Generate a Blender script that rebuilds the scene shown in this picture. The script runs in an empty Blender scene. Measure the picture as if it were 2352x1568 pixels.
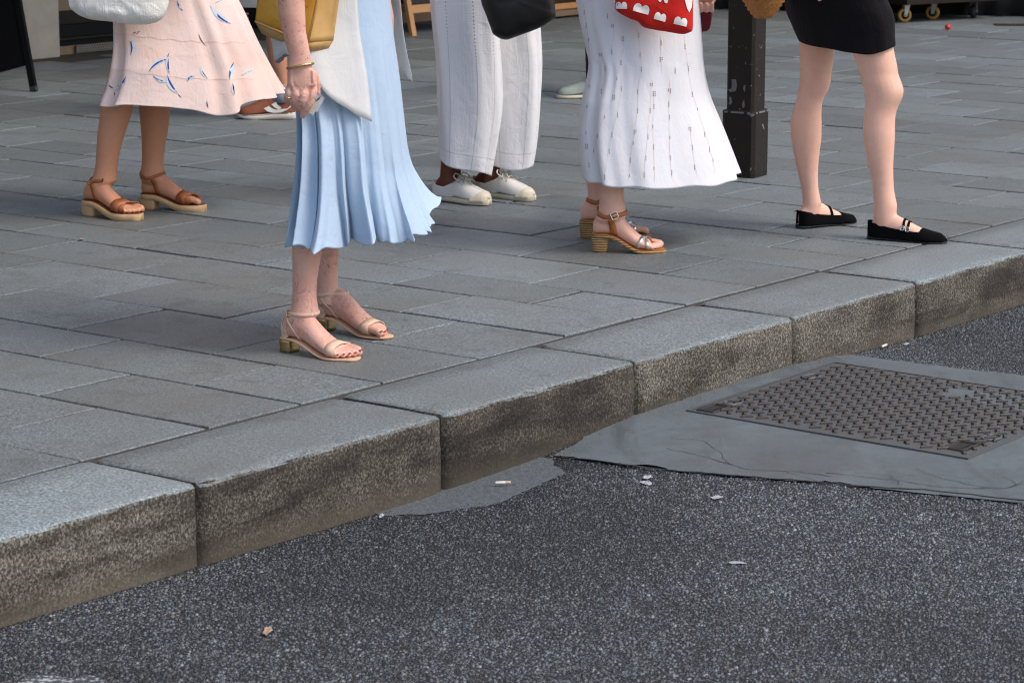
import bpy, bmesh, math, random
import numpy as np
from mathutils import Vector, Matrix, noise
from mathutils.bvhtree import BVHTree
random.seed(7)
rng = np.random.default_rng(11)
SC = bpy.context.scene
COL = SC.collection
R = math.radians

# ------------------------------------------------------------------ camera
CAM_H = 1.5
PITCH = math.atan(1224 / 6120)
F_PX, CX, CY = 6120.0, 1176.0, 784.0
cam = bpy.data.cameras.new('camera')
cam.sensor_width = 36.0
cam.lens = 36.0 * F_PX / 2352.0
cam.clip_end = 600.0
cam.dof.use_dof = True
cam.dof.focus_distance = 8.2
cam.dof.aperture_fstop = 11.0
camo = bpy.data.objects.new('camera', cam)
camo.location = (0, 0, CAM_H)
camo.rotation_euler = (math.pi / 2 - PITCH, 0, 0)
COL.objects.link(camo)
SC.camera = camo

# ------------------------------------------------------------------ sky, sun, exposure
SUN_EL, SUN_AZ = R(52), R(115)          # azimuth clockwise from the view direction
world = bpy.data.worlds.new('World')
SC.world = world
world.use_nodes = True
wn = world.node_tree
sky = wn.nodes.new('ShaderNodeTexSky')
sky.sky_type = 'NISHITA'
sky.sun_disc = False
sky.sun_elevation = SUN_EL
sky.sun_rotation = SUN_AZ
sky.air_density = 1.0
sky.dust_density = 3.0
wn.links.new(sky.outputs[0], wn.nodes['Background'].inputs[0])
wn.nodes['Background'].inputs[1].default_value = 0.15
sun = bpy.data.lights.new('sun', 'SUN')
sun.energy = 1.1
sun.angle = R(22)
sun.color = (1.0, 0.96, 0.90)
suno = bpy.data.objects.new('sun', sun)
sd = Vector((math.sin(SUN_AZ) * math.cos(SUN_EL), math.cos(SUN_AZ) * math.cos(SUN_EL), math.sin(SUN_EL)))
suno.rotation_euler = (-sd).to_track_quat('-Z', 'Y').to_euler()
COL.objects.link(suno)
SC.view_settings.view_transform = 'Standard'
SC.view_settings.look = 'None'
SC.view_settings.exposure = 0.62
SC.view_settings.gamma = 1.0
SC.cycles.filter_width = 1.1; SC.cycles.max_bounces = 6; SC.cycles.diffuse_bounces = 3; SC.cycles.glossy_bounces = 2; SC.cycles.transmission_bounces = 2

# ------------------------------------------------------------------ geometry helpers
CP, SP = math.cos(PITCH), math.sin(PITCH)
def ray(x, y):
    a = (x - CX) / F_PX; b = -(y - CY) / F_PX
    return np.array([a, CP + b * SP, -SP + b * CP])
def gnd(x, y, z=0.0):
    r = ray(x, y); t = (z - CAM_H) / r[2]
    return np.array([0, 0, CAM_H]) + r * t
def at(x, y, Y):
    r = ray(x, y)
    return np.array([0, 0, CAM_H]) + r * (Y / r[1])
ANG = R(37.7)
DU = np.array([math.sin(ANG), math.cos(ANG)])
DV = np.array([-math.cos(ANG), math.sin(ANG)])
def uvw(u, v, z=0.0):
    p = u * DU + v * DV
    return (float(p[0]), float(p[1]), float(z))
def nz(x, y, z=0.0):
    return noise.noise(Vector((x, y, z)))

def lin(c):
    if isinstance(c, str):
        c = [int(c[i:i + 2], 16) / 255 for i in (0, 2, 4)]
        return tuple((x / 12.92 if x <= .04045 else ((x + .055) / 1.055) ** 2.4) for x in c)
    return tuple(c)

class Mesh:
    def __init__(s): s.v = []; s.f = []; s.uv = None
    def add(s, vs, fs):
        o = len(s.v); s.v += [tuple(map(float, p)) for p in vs]; s.f += [tuple(i + o for i in f) for f in fs]; return s
    def data(s, name, smooth=True):
        me = bpy.data.meshes.new(name); me.from_pydata(s.v, [], s.f); me.update()
        if smooth and len(me.polygons): me.polygons.foreach_set('use_smooth', [True] * len(me.polygons))
        return me

def link(name, me, mat=None, parent=None, kind=None):
    o = bpy.data.objects.new(name, me)
    if mat is not None:
        if len(me.materials) == 0: me.materials.append(mat)
    COL.objects.link(o)
    if parent is not None:
        o.parent = parent
        if parent.type == 'EMPTY': o.matrix_parent_inverse = Matrix.Translation(parent.location).inverted()
    if kind: o['kind'] = kind
    return o
def obj(name, m, mat=None, parent=None, kind=None, smooth=True, solid=0, off=0.0):
    o = link(name, m.data(name, smooth), mat, parent, kind)
    if solid:
        md = o.modifiers.new('thickness', 'SOLIDIFY'); md.thickness = solid; md.offset = off
    return o
def tag(o, label, cat, group=None):
    o['label'] = label; o['category'] = cat
    if group: o['group'] = group
    return o
def thing(name, label, cat, loc, group=None):
    e = bpy.data.objects.new(name, None); e.empty_display_size = .1
    e.location = tuple(loc); COL.objects.link(e)
    return tag(e, label, cat, group)

def box(m, c, sx, sy, sz, ax=(1, 0, 0), ay=(0, 1, 0), az=(0, 0, 1)):
    c, ax, ay, az = map(np.array, (c, ax, ay, az))
    vs = [c + ax * sx * i / 2 + ay * sy * j / 2 + az * sz * k / 2 for k in (-1, 1) for j in (-1, 1) for i in (-1, 1)]
    return m.add(vs, [(0, 2, 3, 1), (4, 5, 7, 6), (0, 1, 5, 4), (2, 6, 7, 3), (0, 4, 6, 2), (1, 3, 7, 5)])
def bbox(m, c, sx, sy, sz, b=.004, ax=(1, 0, 0), ay=(0, 1, 0), az=(0, 0, 1)):
    """box with all edges chamfered"""
    c, ax, ay, az = map(np.array, (c, ax, ay, az))
    bm = bmesh.new(); bmesh.ops.create_cube(bm, size=1)
    for v in bm.verts: v.co = Vector((v.co.x * sx, v.co.y * sy, v.co.z * sz))
    bmesh.ops.bevel(bm, geom=bm.edges[:], offset=b, segments=2, affect='EDGES', profile=.7)
    bm.verts.index_update()
    m.add([c + ax * v.co.x + ay * v.co.y + az * v.co.z for v in bm.verts], [[v.index for v in f.verts] for f in bm.faces])
    bm.free(); return m

def loft(m, rings, cap=True, close=True):
    n = len(rings[0]); vs = [p for r in rings for p in r]; fs = []
    for i in range(len(rings) - 1):
        for j in range(n if close else n - 1):
            k = (j + 1) % n
            fs.append((i * n + j, i * n + k, (i + 1) * n + k, (i + 1) * n + j))
    if cap:
        fs.append(tuple(range(n))[::-1]); fs.append(tuple((len(rings) - 1) * n + j for j in range(n)))
    return m.add(vs, fs)

def ellip(c, rx, ry, n=20, ex=(1, 0, 0), ey=(0, 1, 0)):
    c, ex, ey = np.array(c, float), np.array(ex, float), np.array(ey, float)
    return [c + ex * rx * math.cos(2 * math.pi * i / n) + ey * ry * math.sin(2 * math.pi * i / n) for i in range(n)]

def tube(m, pts, rad, n=14, flat=1.0, up=None, closed=False):
    """round tube along points with rounded ends; rad a list"""
    P = [np.array(p, float) for p in pts]
    if not hasattr(rad, '__len__'): rad = [rad] * len(P)
    T = []
    for i in range(len(P)):
        a = P[max(i - 1, 0)]; b = P[min(i + 1, len(P) - 1)]
        if closed: a = P[i - 1]; b = P[(i + 1) % len(P)]
        t = b - a; T.append(t / (np.linalg.norm(t) + 1e-9))
    ref = np.array(up if up is not None else (0, 0, 1.0))
    if abs(ref @ T[0]) > .9 and up is None: ref = np.array((1.0, 0, 0))
    x = np.cross(T[0], ref); x /= np.linalg.norm(x)
    rings = []
    def ring(c, t, r):
        nonlocal x
        x = x - t * (x @ t); x = x / (np.linalg.norm(x) + 1e-9); y = np.cross(t, x)
        return ellip(c, r, r * flat, n, x, y)
    if not closed:
        for a in (80, 55, 28): rings.append(ring(P[0] - T[0] * rad[0] * math.sin(R(a)), T[0], rad[0] * math.cos(R(a))))
    for p, t, r in zip(P, T, rad): rings.append(ring(p, t, r))
    if not closed:
        for a in (28, 55, 80): rings.append(ring(P[-1] + T[-1] * rad[-1] * math.sin(R(a)), T[-1], rad[-1] * math.cos(R(a))))
        return loft(m, rings)
    rings.append(rings[0]); return loft(m, rings, cap=False)

def interp(xs, ys, x):
    return float(np.interp(x, xs, ys))
def smooth_path(pts, n):
    """Catmull-Rom resample"""
    P = np.array(pts, float); k = len(P); out = []
    for i in range(n):
        s = i / (n - 1) * (k - 1); j = min(int(s), k - 2); t = s - j
        p0, p1, p2, p3 = P[max(j - 1, 0)], P[j], P[j + 1], P[min(j + 2, k - 1)]
        out.append(.5 * ((2 * p1) + (-p0 + p2) * t + (2 * p0 - 5 * p1 + 4 * p2 - p3) * t * t + (-p0 + 3 * p1 - 3 * p2 + p3) * t ** 3))
    return np.array(out)

# ------------------------------------------------------------------ materials
def mat(name):
    m = bpy.data.materials.new(name); m.use_nodes = True
    nt = m.node_tree; b = nt.nodes['Principled BSDF']
    return m, nt, b
class N:
    """small node-graph helper"""
    def __init__(s, nt): s.nt = nt; s.pos = nt.nodes.new('ShaderNodeNewGeometry')
    def node(s, t, **k):
        n = s.nt.nodes.new(t)
        for a, v in k.items(): setattr(n, a, v)
        return n
    def put(s, sock, v):
        if hasattr(v, 'node'): s.nt.links.new(v, sock)
        elif isinstance(v, (tuple, list)):
            sock.default_value = tuple(v) + ((1,) if len(v) == 3 and len(sock.default_value) == 4 else ())
        else: sock.default_value = v
    def noise(s, scale, detail=3, rough=.55, vec=None, dist=0, color=False):
        n = s.node('ShaderNodeTexNoise'); n.inputs['Scale'].default_value = scale
        n.inputs['Detail'].default_value = detail; n.inputs['Roughness'].default_value = rough; n.inputs['Distortion'].default_value = dist
        s.nt.links.new(vec or s.pos.outputs['Position'], n.inputs['Vector'])
        return n.outputs['Color' if color else 'Fac']
    def vor(s, scale, feature='F1', out='Distance', vec=None, rnd=1):
        n = s.node('ShaderNodeTexVoronoi', feature=feature); n.inputs['Scale'].default_value = scale
        n.inputs['Randomness'].default_value = rnd
        s.nt.links.new(vec or s.pos.outputs['Position'], n.inputs['Vector'])
        return n.outputs[out]
    def ramp(s, fac, stops, interp='LINEAR'):
        n = s.node('ShaderNodeValToRGB'); cr = n.color_ramp; cr.interpolation = interp
        while len(cr.elements) < len(stops): cr.elements.new(.5)
        for e, (p, c) in zip(cr.elements, stops):
            e.position = p; c = (c, c, c) if not hasattr(c, '__len__') else c; e.color = tuple(c[:3]) + (1,)
        s.put(n.inputs[0], fac); return n.outputs[0]
    def mix(s, fac, a, b, mode='MIX'):
        n = s.node('ShaderNodeMix', data_type='RGBA', blend_type=mode)
        s.put(n.inputs['Factor'], fac); s.put(n.inputs['A'], a) if False else None
        s.put(n.inputs[6], a if hasattr(a, 'node') else tuple(a)); s.put(n.inputs[7], b if hasattr(b, 'node') else tuple(b))
        return n.outputs[2]
    def math(s, op, a, b=0.0, c=None):
        n = s.node('ShaderNodeMath', operation=op); s.put(n.inputs[0], a); s.put(n.inputs[1], b)
        if c is not None: s.put(n.inputs[2], c)
        return n.outputs[0]
    def bump(s, h, strength=.3, dist=.002, normal=None):
        n = s.node('ShaderNodeBump'); n.inputs['Strength'].default_value = strength; n.inputs['Distance'].default_value = dist
        s.put(n.inputs['Height'], h)
        if normal is not None: s.put(n.inputs['Normal'], normal)
        return n.outputs[0]
    def sep(s, vec):
        n = s.node('ShaderNodeSeparateXYZ'); s.put(n.inputs[0], vec); return n.outputs
    def mapping(s, vec, scale=(1, 1, 1), rot=(0, 0, 0), loc=(0, 0, 0)):
        n = s.node('ShaderNodeMapping'); n.inputs['Scale'].default_value = scale; n.inputs['Rotation'].default_value = rot
        n.inputs['Location'].default_value = loc; s.put(n.inputs[0], vec); return n.outputs[0]
    def dot(s, vec, d):
        n = s.node('ShaderNodeVectorMath', operation='DOT_PRODUCT'); s.put(n.inputs[0], vec); n.inputs[1].default_value = d; return n.outputs['Value']
    def uv(s):
        return s.node('ShaderNodeUVMap').outputs[0]
    def rnd(s):
        return s.node('ShaderNodeObjectInfo').outputs['Random']
def sock(b, **k):
    for a, v in k.items():
        i = b.inputs[a.replace('_', ' ')]
        i.default_value = tuple(v) + (1,) if hasattr(v, '__len__') and len(v) == 3 and len(i.default_value) == 4 else v

def simple(name, c, rough=.6, var=.12, scale=30, bump=.15, bdist=.001, metal=0.0, spec=.5, sheen=0.0, bscale=None):
    m, nt, b = mat(name); n = N(nt); c = lin(c)
    f = n.noise(scale, 4)
    col = n.mix(f, tuple(x * (1 - var) for x in c), tuple(min(1, x * (1 + var)) for x in c))
    n.put(b.inputs['Base Color'], col)
    sock(b, Roughness=rough, Metallic=metal)
    b.inputs['Specular IOR Level'].default_value = spec
    if sheen: b.inputs['Sheen Weight'].default_value = sheen
    if bump: n.put(b.inputs['Normal'], n.bump(n.noise(bscale or scale * 6, 3), bump, bdist))
    return m

def fabric(name, c, weave=900, var=.06, crease=.25, sheen=.2, transl=0.0, thread=None):
    """woven cloth: colour drift, fine weave and soft creases; UVs are in metres"""
    m, nt, b = mat(name); n = N(nt); c = lin(c); u = n.uv()
    drift = n.noise(9, 4)
    col = n.mix(drift, tuple(x * (1 - var) for x in c), tuple(min(1, x * (1 + var)) for x in c))
    w1 = n.noise(1, 2, vec=n.mapping(u, (weave, weave * .16, 1))); w2 = n.noise(1, 2, vec=n.mapping(u, (weave * .16, weave, 1)))
    wv = n.math('MAXIMUM', w1, w2)
    col = n.mix(n.math('MULTIPLY', n.math('SUBTRACT', wv, .5), .5), col, tuple(x * .78 for x in c))
    n.put(b.inputs['Base Color'], col)
    sock(b, Roughness=.92); b.inputs['Specular IOR Level'].default_value = .2
    b.inputs['Sheen Weight'].default_value = sheen
    cr = n.noise(16, 5, .6, dist=.6)
    stv = n.noise(1, 3, .6, vec=n.mapping(u, (55, 5, 1)), dist=.4)
    bm1 = n.bump(n.math('ADD', cr, n.math('MULTIPLY', stv, .35)), crease, .014)
    n.put(b.inputs['Normal'], n.bump(wv, .25, .0006, bm1))
    if transl:
        t = n.node('ShaderNodeBsdfTranslucent'); n.put(t.inputs[0], col)
        mx = n.node('ShaderNodeMixShader'); mx.inputs[0].default_value = transl
        nt.links.new(b.outputs[0], mx.inputs[1]); nt.links.new(t.outputs[0], mx.inputs[2])
        nt.links.new(mx.outputs[0], nt.nodes['Material Output'].inputs[0])
    return m, nt, b, n, col

def skin(name, c, red=.35, spots=0.0, veins=0.0):
    m, nt, b = mat(name); n = N(nt); c = np.array(lin(c))
    big = n.noise(14, 4, .6); fine = n.noise(160, 3)
    redc = c * np.array((1.08, .80, .76))
    col = n.mix(n.ramp(big, [(.35, 0), (.7, red)]), tuple(c), tuple(redc))
    col = n.mix(n.math('MULTIPLY', fine, .22), col, tuple(c * .72))
    if spots:
        sp = n.ramp(n.noise(85, 3, .6, dist=.8), [(.55, 0), (.66, spots)])
        msk = n.ramp(n.noise(11, 3), [(.42, 0), (.6, 1)])
        col = n.mix(n.math('MULTIPLY', sp, msk), col, tuple(c * np.array((.42, .36, .36))))
    if veins:
        v = n.ramp(n.noise(22, 4, .6, dist=2.2), [(.47, 0), (.5, veins), (.53, 0)])
        col = n.mix(n.math('MULTIPLY', v, n.ramp(n.noise(7, 2), [(.42, 0), (.6, 1)])), col, tuple(c * np.array((.5, .5, .62))))
    col = n.mix(n.ramp(n.noise(38, 4, .65), [(.42, 0), (.62, .38)]), col, tuple(c * np.array((.93, .78, .72))))
    col = n.mix(n.ramp(n.noise(70, 2, .6), [(.66, 0), (.74, .3)]), col, tuple(c * np.array((.78, .60, .56))))
    n.put(b.inputs['Base Color'], col)
    sock(b, Roughness=.52); b.inputs['Specular IOR Level'].default_value = .35
    n.put(b.inputs['Normal'], n.bump(n.math('ADD', n.math('MULTIPLY', n.noise(260, 4), .25), n.noise(32, 4, .6)), .12 + .12 * (spots > 0), .004))
    return m

def granite(name, base, warm, kerb=False):
    m, nt, b = mat(name); n = N(nt); base = np.array(base); P = n.pos.outputs['Position']
    sp1 = n.noise(150, 2, .8); sp2 = n.noise(70, 3, .7); big = n.noise(2.3, 4, .6); st = n.noise(6.5, 5, .65, dist=.5)
    r = n.rnd()
    col = n.mix(n.ramp(sp1, [(.36, 0), (.64, 1)]), tuple(base * .42), tuple(base * 1.62))
    col = n.mix(n.ramp(sp2, [(.32, .65), (.52, 0)]), col, tuple(base * np.array((.55, .52, .5))))
    col = n.mix(n.ramp(big, [(.36, .0), (.66, .45)]), col, tuple(np.array(warm)))
    col = n.mix(n.ramp(st, [(.55, 0), (.72, .45)]), col, tuple(np.array(warm) * .55))
    tint = n.ramp(r, [(0, (.82, .80, .79)), (.3, (.94, .93, .92)), (.7, (1.03, 1.03, 1.03)), (1, (1.15, 1.17, 1.19))])
    col = n.mix(1.0, col, tint, 'MULTIPLY')
    # old chewing-gum and drip spots
    gum = n.ramp(n.vor(5.5), [(.05, .75), (.085, 0)])
    col = n.mix(n.math('MULTIPLY', gum, n.ramp(n.noise(1.7, 1), [(.44, 0), (.52, 1)])), col, tuple(base * .45))
    h = n.math('ADD', n.math('MULTIPLY', sp1, .6), sp2)
    if kerb:
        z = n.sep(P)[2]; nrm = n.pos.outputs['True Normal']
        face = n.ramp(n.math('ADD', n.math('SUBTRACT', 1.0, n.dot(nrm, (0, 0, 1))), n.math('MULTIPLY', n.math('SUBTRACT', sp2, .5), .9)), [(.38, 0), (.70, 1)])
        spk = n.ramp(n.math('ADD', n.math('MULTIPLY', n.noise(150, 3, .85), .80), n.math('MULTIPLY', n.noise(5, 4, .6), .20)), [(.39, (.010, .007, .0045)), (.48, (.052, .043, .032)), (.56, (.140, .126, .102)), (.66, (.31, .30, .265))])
        # travelling bands of tyre black, moss-brown and road splash
        along = n.mapping(P, (1, 1, 5.5))
        band = n.noise(2.0, 5, .6, vec=along, dist=.3)
        spk = n.mix(n.ramp(band, [(.47, 0), (.62, .85)]), spk, (.20, .165, .125), 'MULTIPLY')
        spk = n.mix(n.ramp(z, [(-.215, .75), (-.165, .45), (-.135, 0)]), spk, (.155, .118, .078)) if False else spk
        low = n.node('ShaderNodeMapRange'); low.inputs[1].default_value = -.20; low.inputs[2].default_value = -.125
        low.inputs[3].default_value = .85; low.inputs[4].default_value = 0.0; n.put(low.inputs[0], n.math('ADD', z, n.math('MULTIPLY', n.math('SUBTRACT', n.noise(9, 3), .5), .05)))
        spk = n.mix(low.outputs[0], spk, n.mix(n.noise(90, 3), (.050, .039, .028), (.115, .096, .070)))
        spk = n.mix(1.0, spk, n.ramp(n.math('FRACT', n.math('MULTIPLY', r, 7.3)), [(0, (.62, .58, .54)), (.5, (.95, .94, .92)), (1, (1.2, 1.2, 1.18))]), 'MULTIPLY')
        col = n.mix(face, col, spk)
        h = n.math('ADD', h, n.math('MULTIPLY', n.noise(60, 4), .8))
        n.put(b.inputs['Roughness'], n.math('ADD', n.math('MULTIPLY', face, .3), .58))
    else:
        n.put(b.inputs['Roughness'], n.math('ADD', n.math('MULTIPLY', st, .28), .38))
    n.put(b.inputs['Base Color'], col); b.inputs['Specular IOR Level'].default_value = .5
    n.put(b.inputs['Normal'], n.bump(h, .42, .0022))
    return m

def asphalt():
    m, nt, b = mat('asphalt'); n = N(nt); P = n.pos.outputs['Position']
    warp = n.node('ShaderNodeVectorMath', operation='ADD')
    sc = n.node('ShaderNodeVectorMath', operation='SCALE'); sc.inputs['Scale'].default_value = .010
    n.put(sc.inputs[0], n.noise(70, 2, color=True)); n.put(warp.inputs[0], P); n.put(warp.inputs[1], sc.outputs[0])
    wv = warp.outputs[0]
    cell = n.vor(98, out='Color', vec=wv); d = n.vor(98, 'DISTANCE_TO_EDGE', vec=wv); d2 = n.vor(240, 'DISTANCE_TO_EDGE', vec=wv)
    cr = n.sep(cell)[0]; cg = n.sep(cell)[1]
    stone = n.ramp(cr, [(0, (.028, .031, .036)), (.30, (.066, .074, .086)), (.65, (.108, .122, .142)), (.92, (.155, .174, .20)), (1, (.24, .26, .28))])
    stone = n.mix(n.ramp(cg, [(.80, 0), (1, .5)]), stone, (.110, .094, .076))
    gap = n.ramp(d, [(.03, 1), (.20, 0)])
    tar = n.ramp(n.noise(9, 4, .6), [(.3, (.010, .010, .011)), (.7, (.024, .022, .020))])
    col = n.mix(gap, stone, tar)
    wear = n.noise(.9, 5, .6); patch = n.ramp(wear, [(.38, .50), (.64, 1.2)])
    col = n.mix(1.0, col, patch, 'MULTIPLY')
    u = n.dot(P, (float(DU[0]), float(DU[1]), 0)); v = n.dot(P, (float(DV[0]), float(DV[1]), 0))
    dirt = n.ramp(n.math('ADD', v, n.math('MULTIPLY', n.math('SUBTRACT', n.noise(4, 3), .5), .25)), [(0, 0), (1, 0)]) if False else None
    n.put(b.inputs['Base Color'], col)
    b.inputs['Specular IOR Level'].default_value = .5
    n.put(b.inputs['Roughness'], n.math('ADD', n.math('MULTIPLY', cg, .3), .48))
    h = n.math('ADD', n.math('MINIMUM', n.math('MULTIPLY', d, 2.4), .6), n.math('MULTIPLY', cr, .6))
    h = n.math('ADD', h, n.math('MULTIPLY', d2, .4))
    n.put(b.inputs['Normal'], n.bump(h, 1.0, .014))
    return m

M = {}
M['flag'] = granite('granite_flagstone', (.158, .184, .192), (.126, .118, .102))
M['kerb'] = granite('granite_kerb', (.190, .222, .230), (.155, .158, .146), True)
M['mortar'] = simple('joint_mortar', (.046, .038, .030), .95, .5, 60, .6, .004)
M['grime'] = simple('dark_joint_grime', (.010, .0075, .005), .95, .5, 50, .6, .004)
M['asphalt'] = asphalt()

def cement_mat():
    m, nt, b = mat('cement_screed'); n = N(nt)
    big = n.noise(3.0, 5, .6, dist=.4); fine = n.noise(240, 3); mid = n.noise(24, 4, .6)
    col = n.mix(n.ramp(big, [(.3, 0), (.7, 1)]), (.086, .104, .113), (.126, .150, .160))
    col = n.mix(n.ramp(mid, [(.45, 0), (.75, .4)]), col, (.070, .070, .068))
    col = n.mix(n.math('MULTIPLY', fine, .3), col, (.10, .10, .105))
    P = n.pos.outputs['Position']; tr_ = n.noise(7, 5, .65, vec=n.mapping(P, (1, .22, 1), (0, 0, .5)), dist=.6)
    col = n.mix(n.ramp(tr_, [(.50, 0), (.68, .6)]), col, (.050, .058, .063))
    col = n.mix(n.ramp(n.noise(1.7, 4, .6), [(.52, 0), (.70, .5)]), col, (.072, .070, .066))
    col = n.mix(n.ramp(n.noise(95, 2, .7), [(.66, 0), (.72, .7)]), col, (.035, .035, .036))
    n.put(b.inputs['Base Color'], col); sock(b, Roughness=.62)
    n.put(b.inputs['Normal'], n.bump(n.math('ADD', fine, n.math('ADD', n.math('MULTIPLY', mid, 2.0), n.math('MULTIPLY', tr_, 3.0))), .35, .002)); return m
M['cement'] = cement_mat()
M['crack'] = simple('crack_dark', (.018, .016, .014), .95, .3)
def iron_mat():
    m, nt, b = mat('worn_cast_iron'); n = N(nt)
    w = n.noise(30, 4, .6)
    col = n.mix(n.ramp(w, [(.4, 0), (.68, 1)]), (.080, .092, .098), (.098, .090, .080))
    n.put(b.inputs['Base Color'], col); sock(b, Metallic=.1, Roughness=.5)
    n.put(b.inputs['Normal'], n.bump(n.noise(120, 4), .2, .001)); return m
M['iron'] = iron_mat()
M['rust'] = simple('rust_brown_iron', (.036, .029, .025), .40, .4, 40, .4, .001, .2)

# ------------------------------------------------------------------ ground
KU = [-60, 3.4, 4.2, 5.0, 5.45, 5.92, 6.74, 7.1, 7.48, 8.3, 80]
KZ = [-.192, -.192, -.194, -.200, -.192, -.162, -.152, -.168, -.183, -.183, -.183]
def road_z(u, v):
    k = min(1.0, max(0.0, (v - 1.2) / 2.0))
    z = k * interp(KU, KZ, u) + (1 - k) * -.188
    return z + .006 * nz(u * .9, v * .9) + .004 * (4.1 - max(v, -3)) * .6

def axis(lo, a, b, hi, step):
    return [lo] + list(np.linspace(lo, a, 7)[1:-1]) + list(np.arange(a, b, step)) + list(np.linspace(b, hi, 8))
us = axis(-70, 1.5, 9.5, 160, .06); vs_ = axis(-90, 0.5, 4.22, 4.30, .06)[:-7]
m = Mesh(); nv = len(vs_)
m.add([uvw(u, v, road_z(u, v)) for u in us for v in vs_],
      [(i * nv + j, (i + 1) * nv + j, (i + 1) * nv + j + 1, i * nv + j + 1) for i in range(len(us) - 1) for j in range(nv - 1)])
road = obj('road', m, M['asphalt'], kind='structure')

# pavement bed + flagstones -------------------------------------------------
m = Mesh()
uu = np.arange(-20, 60.1, 2.0); vv = np.arange(4.48, 30, 1.5)
m.add([uvw(u, v, -.0045 + .0015 * nz(u, v)) for u in uu for v in vv],
      [(i * len(vv) + j, (i + 1) * len(vv) + j, (i + 1) * len(vv) + j + 1, i * len(vv) + j + 1) for i in range(len(uu) - 1) for j in range(len(vv) - 1)])
pav = obj('pavement', m, M['mortar'], kind='structure')

def stone_geo(u0, u1, v0, v1, rs):
    g = .0042
    u0 += g + rs.uniform(0, .003); u1 -= g + rs.uniform(0, .003); v0 += g + rs.uniform(0, .003); v1 -= g + rs.uniform(0, .003)
    cs = [(u0, v0), (u1, v0), (u1, v1), (u0, v1)]
    cs = [(a + rs.uniform(-.003, .003), b + rs.uniform(-.003, .003)) for a, b in cs]
    tilt = rs.uniform(-.0035, .0035), rs.uniform(-.0035, .0035); dz = rs.uniform(-.0018, .0018)
    cu, cv = (u0 + u1) / 2, (v0 + v1) / 2
    ring = []
    for i in range(4):
        a, b = cs[i], cs[(i + 1) % 4]; k = 4 if i % 2 == 0 else 5
        for j in range(k):
            t = j / k; e = 0 if j == 0 else rs.uniform(-.0028, .0028)
            nx, ny = (b[1] - a[1]), -(b[0] - a[0]); l = math.hypot(nx, ny)
            ring.append((a[0] + (b[0] - a[0]) * t + nx / l * e, a[1] + (b[1] - a[1]) * t + ny / l * e))
    n = len(ring); vs = []
    for inset, z in ((0, -.02), (0, -.0022), (.0022, 0)):
        for (a, b) in ring:
            d = math.hypot(a - cu, b - cv); s = 1 - inset * 1.3 / d
            pu, pv = cu + (a - cu) * s, cv + (b - cv) * s
            zz = z + (dz + (pu - cu) * tilt[0] + (pv - cv) * tilt[1] if z > -.01 else 0)
            vs.append(uvw(pu, pv, zz))
    fs = []
    for l in range(2):
        for i in range(n): fs.append((l * n + i, l * n + (i + 1) % n, (l + 1) * n + (i + 1) % n, (l + 1) * n + i))
    fs.append(tuple(2 * n + i for i in range(n)))
    return vs, fs
rs = random.Random(3)
rows = [3.35, 3.78, 4.19, 4.613, 4.953, 5.277, 5.685, 6.09, 6.44, 6.72, 7.12, 7.50, 7.81, 8.09, 8.39]
while rows[-1] < 21: rows.append(rows[-1] + rs.choice([.30, .33, .36, .40, .42]))
while rows[0] > 0.4: rows.insert(0, rows[0] - rs.choice([.33, .36, .40]))
i0 = rows.index(4.613)
stones = []
for i in range(len(rows) - 1):
    k = (i - i0) % 2
    offs = 5.14 if k == 0 else 4.90
    if i == i0 + 10: offs = 5.11
    js = [4.512]
    v = offs
    while v < 12.4:
        js.append(v + rs.uniform(-.02, .02)); v += .585 if v < 7 else rs.choice([.5, .56, .585, .62, .7])
    for j in range(len(js) - 1):
        c = uvw((rows[i] + rows[i + 1]) / 2, (js[j] + js[j + 1]) / 2)
        d = math.hypot(c[0], c[1])
        off = abs(c[0]) / max(c[1], .1)
        if off > .34 or c[1] < 3: continue
        stones.append((off > .235, d, rows[i], rows[i + 1], js[j], js[j + 1]))
stones.sort()
rest = Mesh(); nst = 0
for far, d, u0, u1, v0, v1 in stones:
    vs, fs = stone_geo(u0, u1, v0, v1, rs)
    if nst < 300 and not far:
        obj('flagstone', Mesh().add(vs, fs), M['flag'], pav, smooth=False); nst += 1
    else: rest.add(vs, fs)
obj('flagstone_field', rest, M['flag'], pav, kind='stuff', smooth=False)

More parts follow.
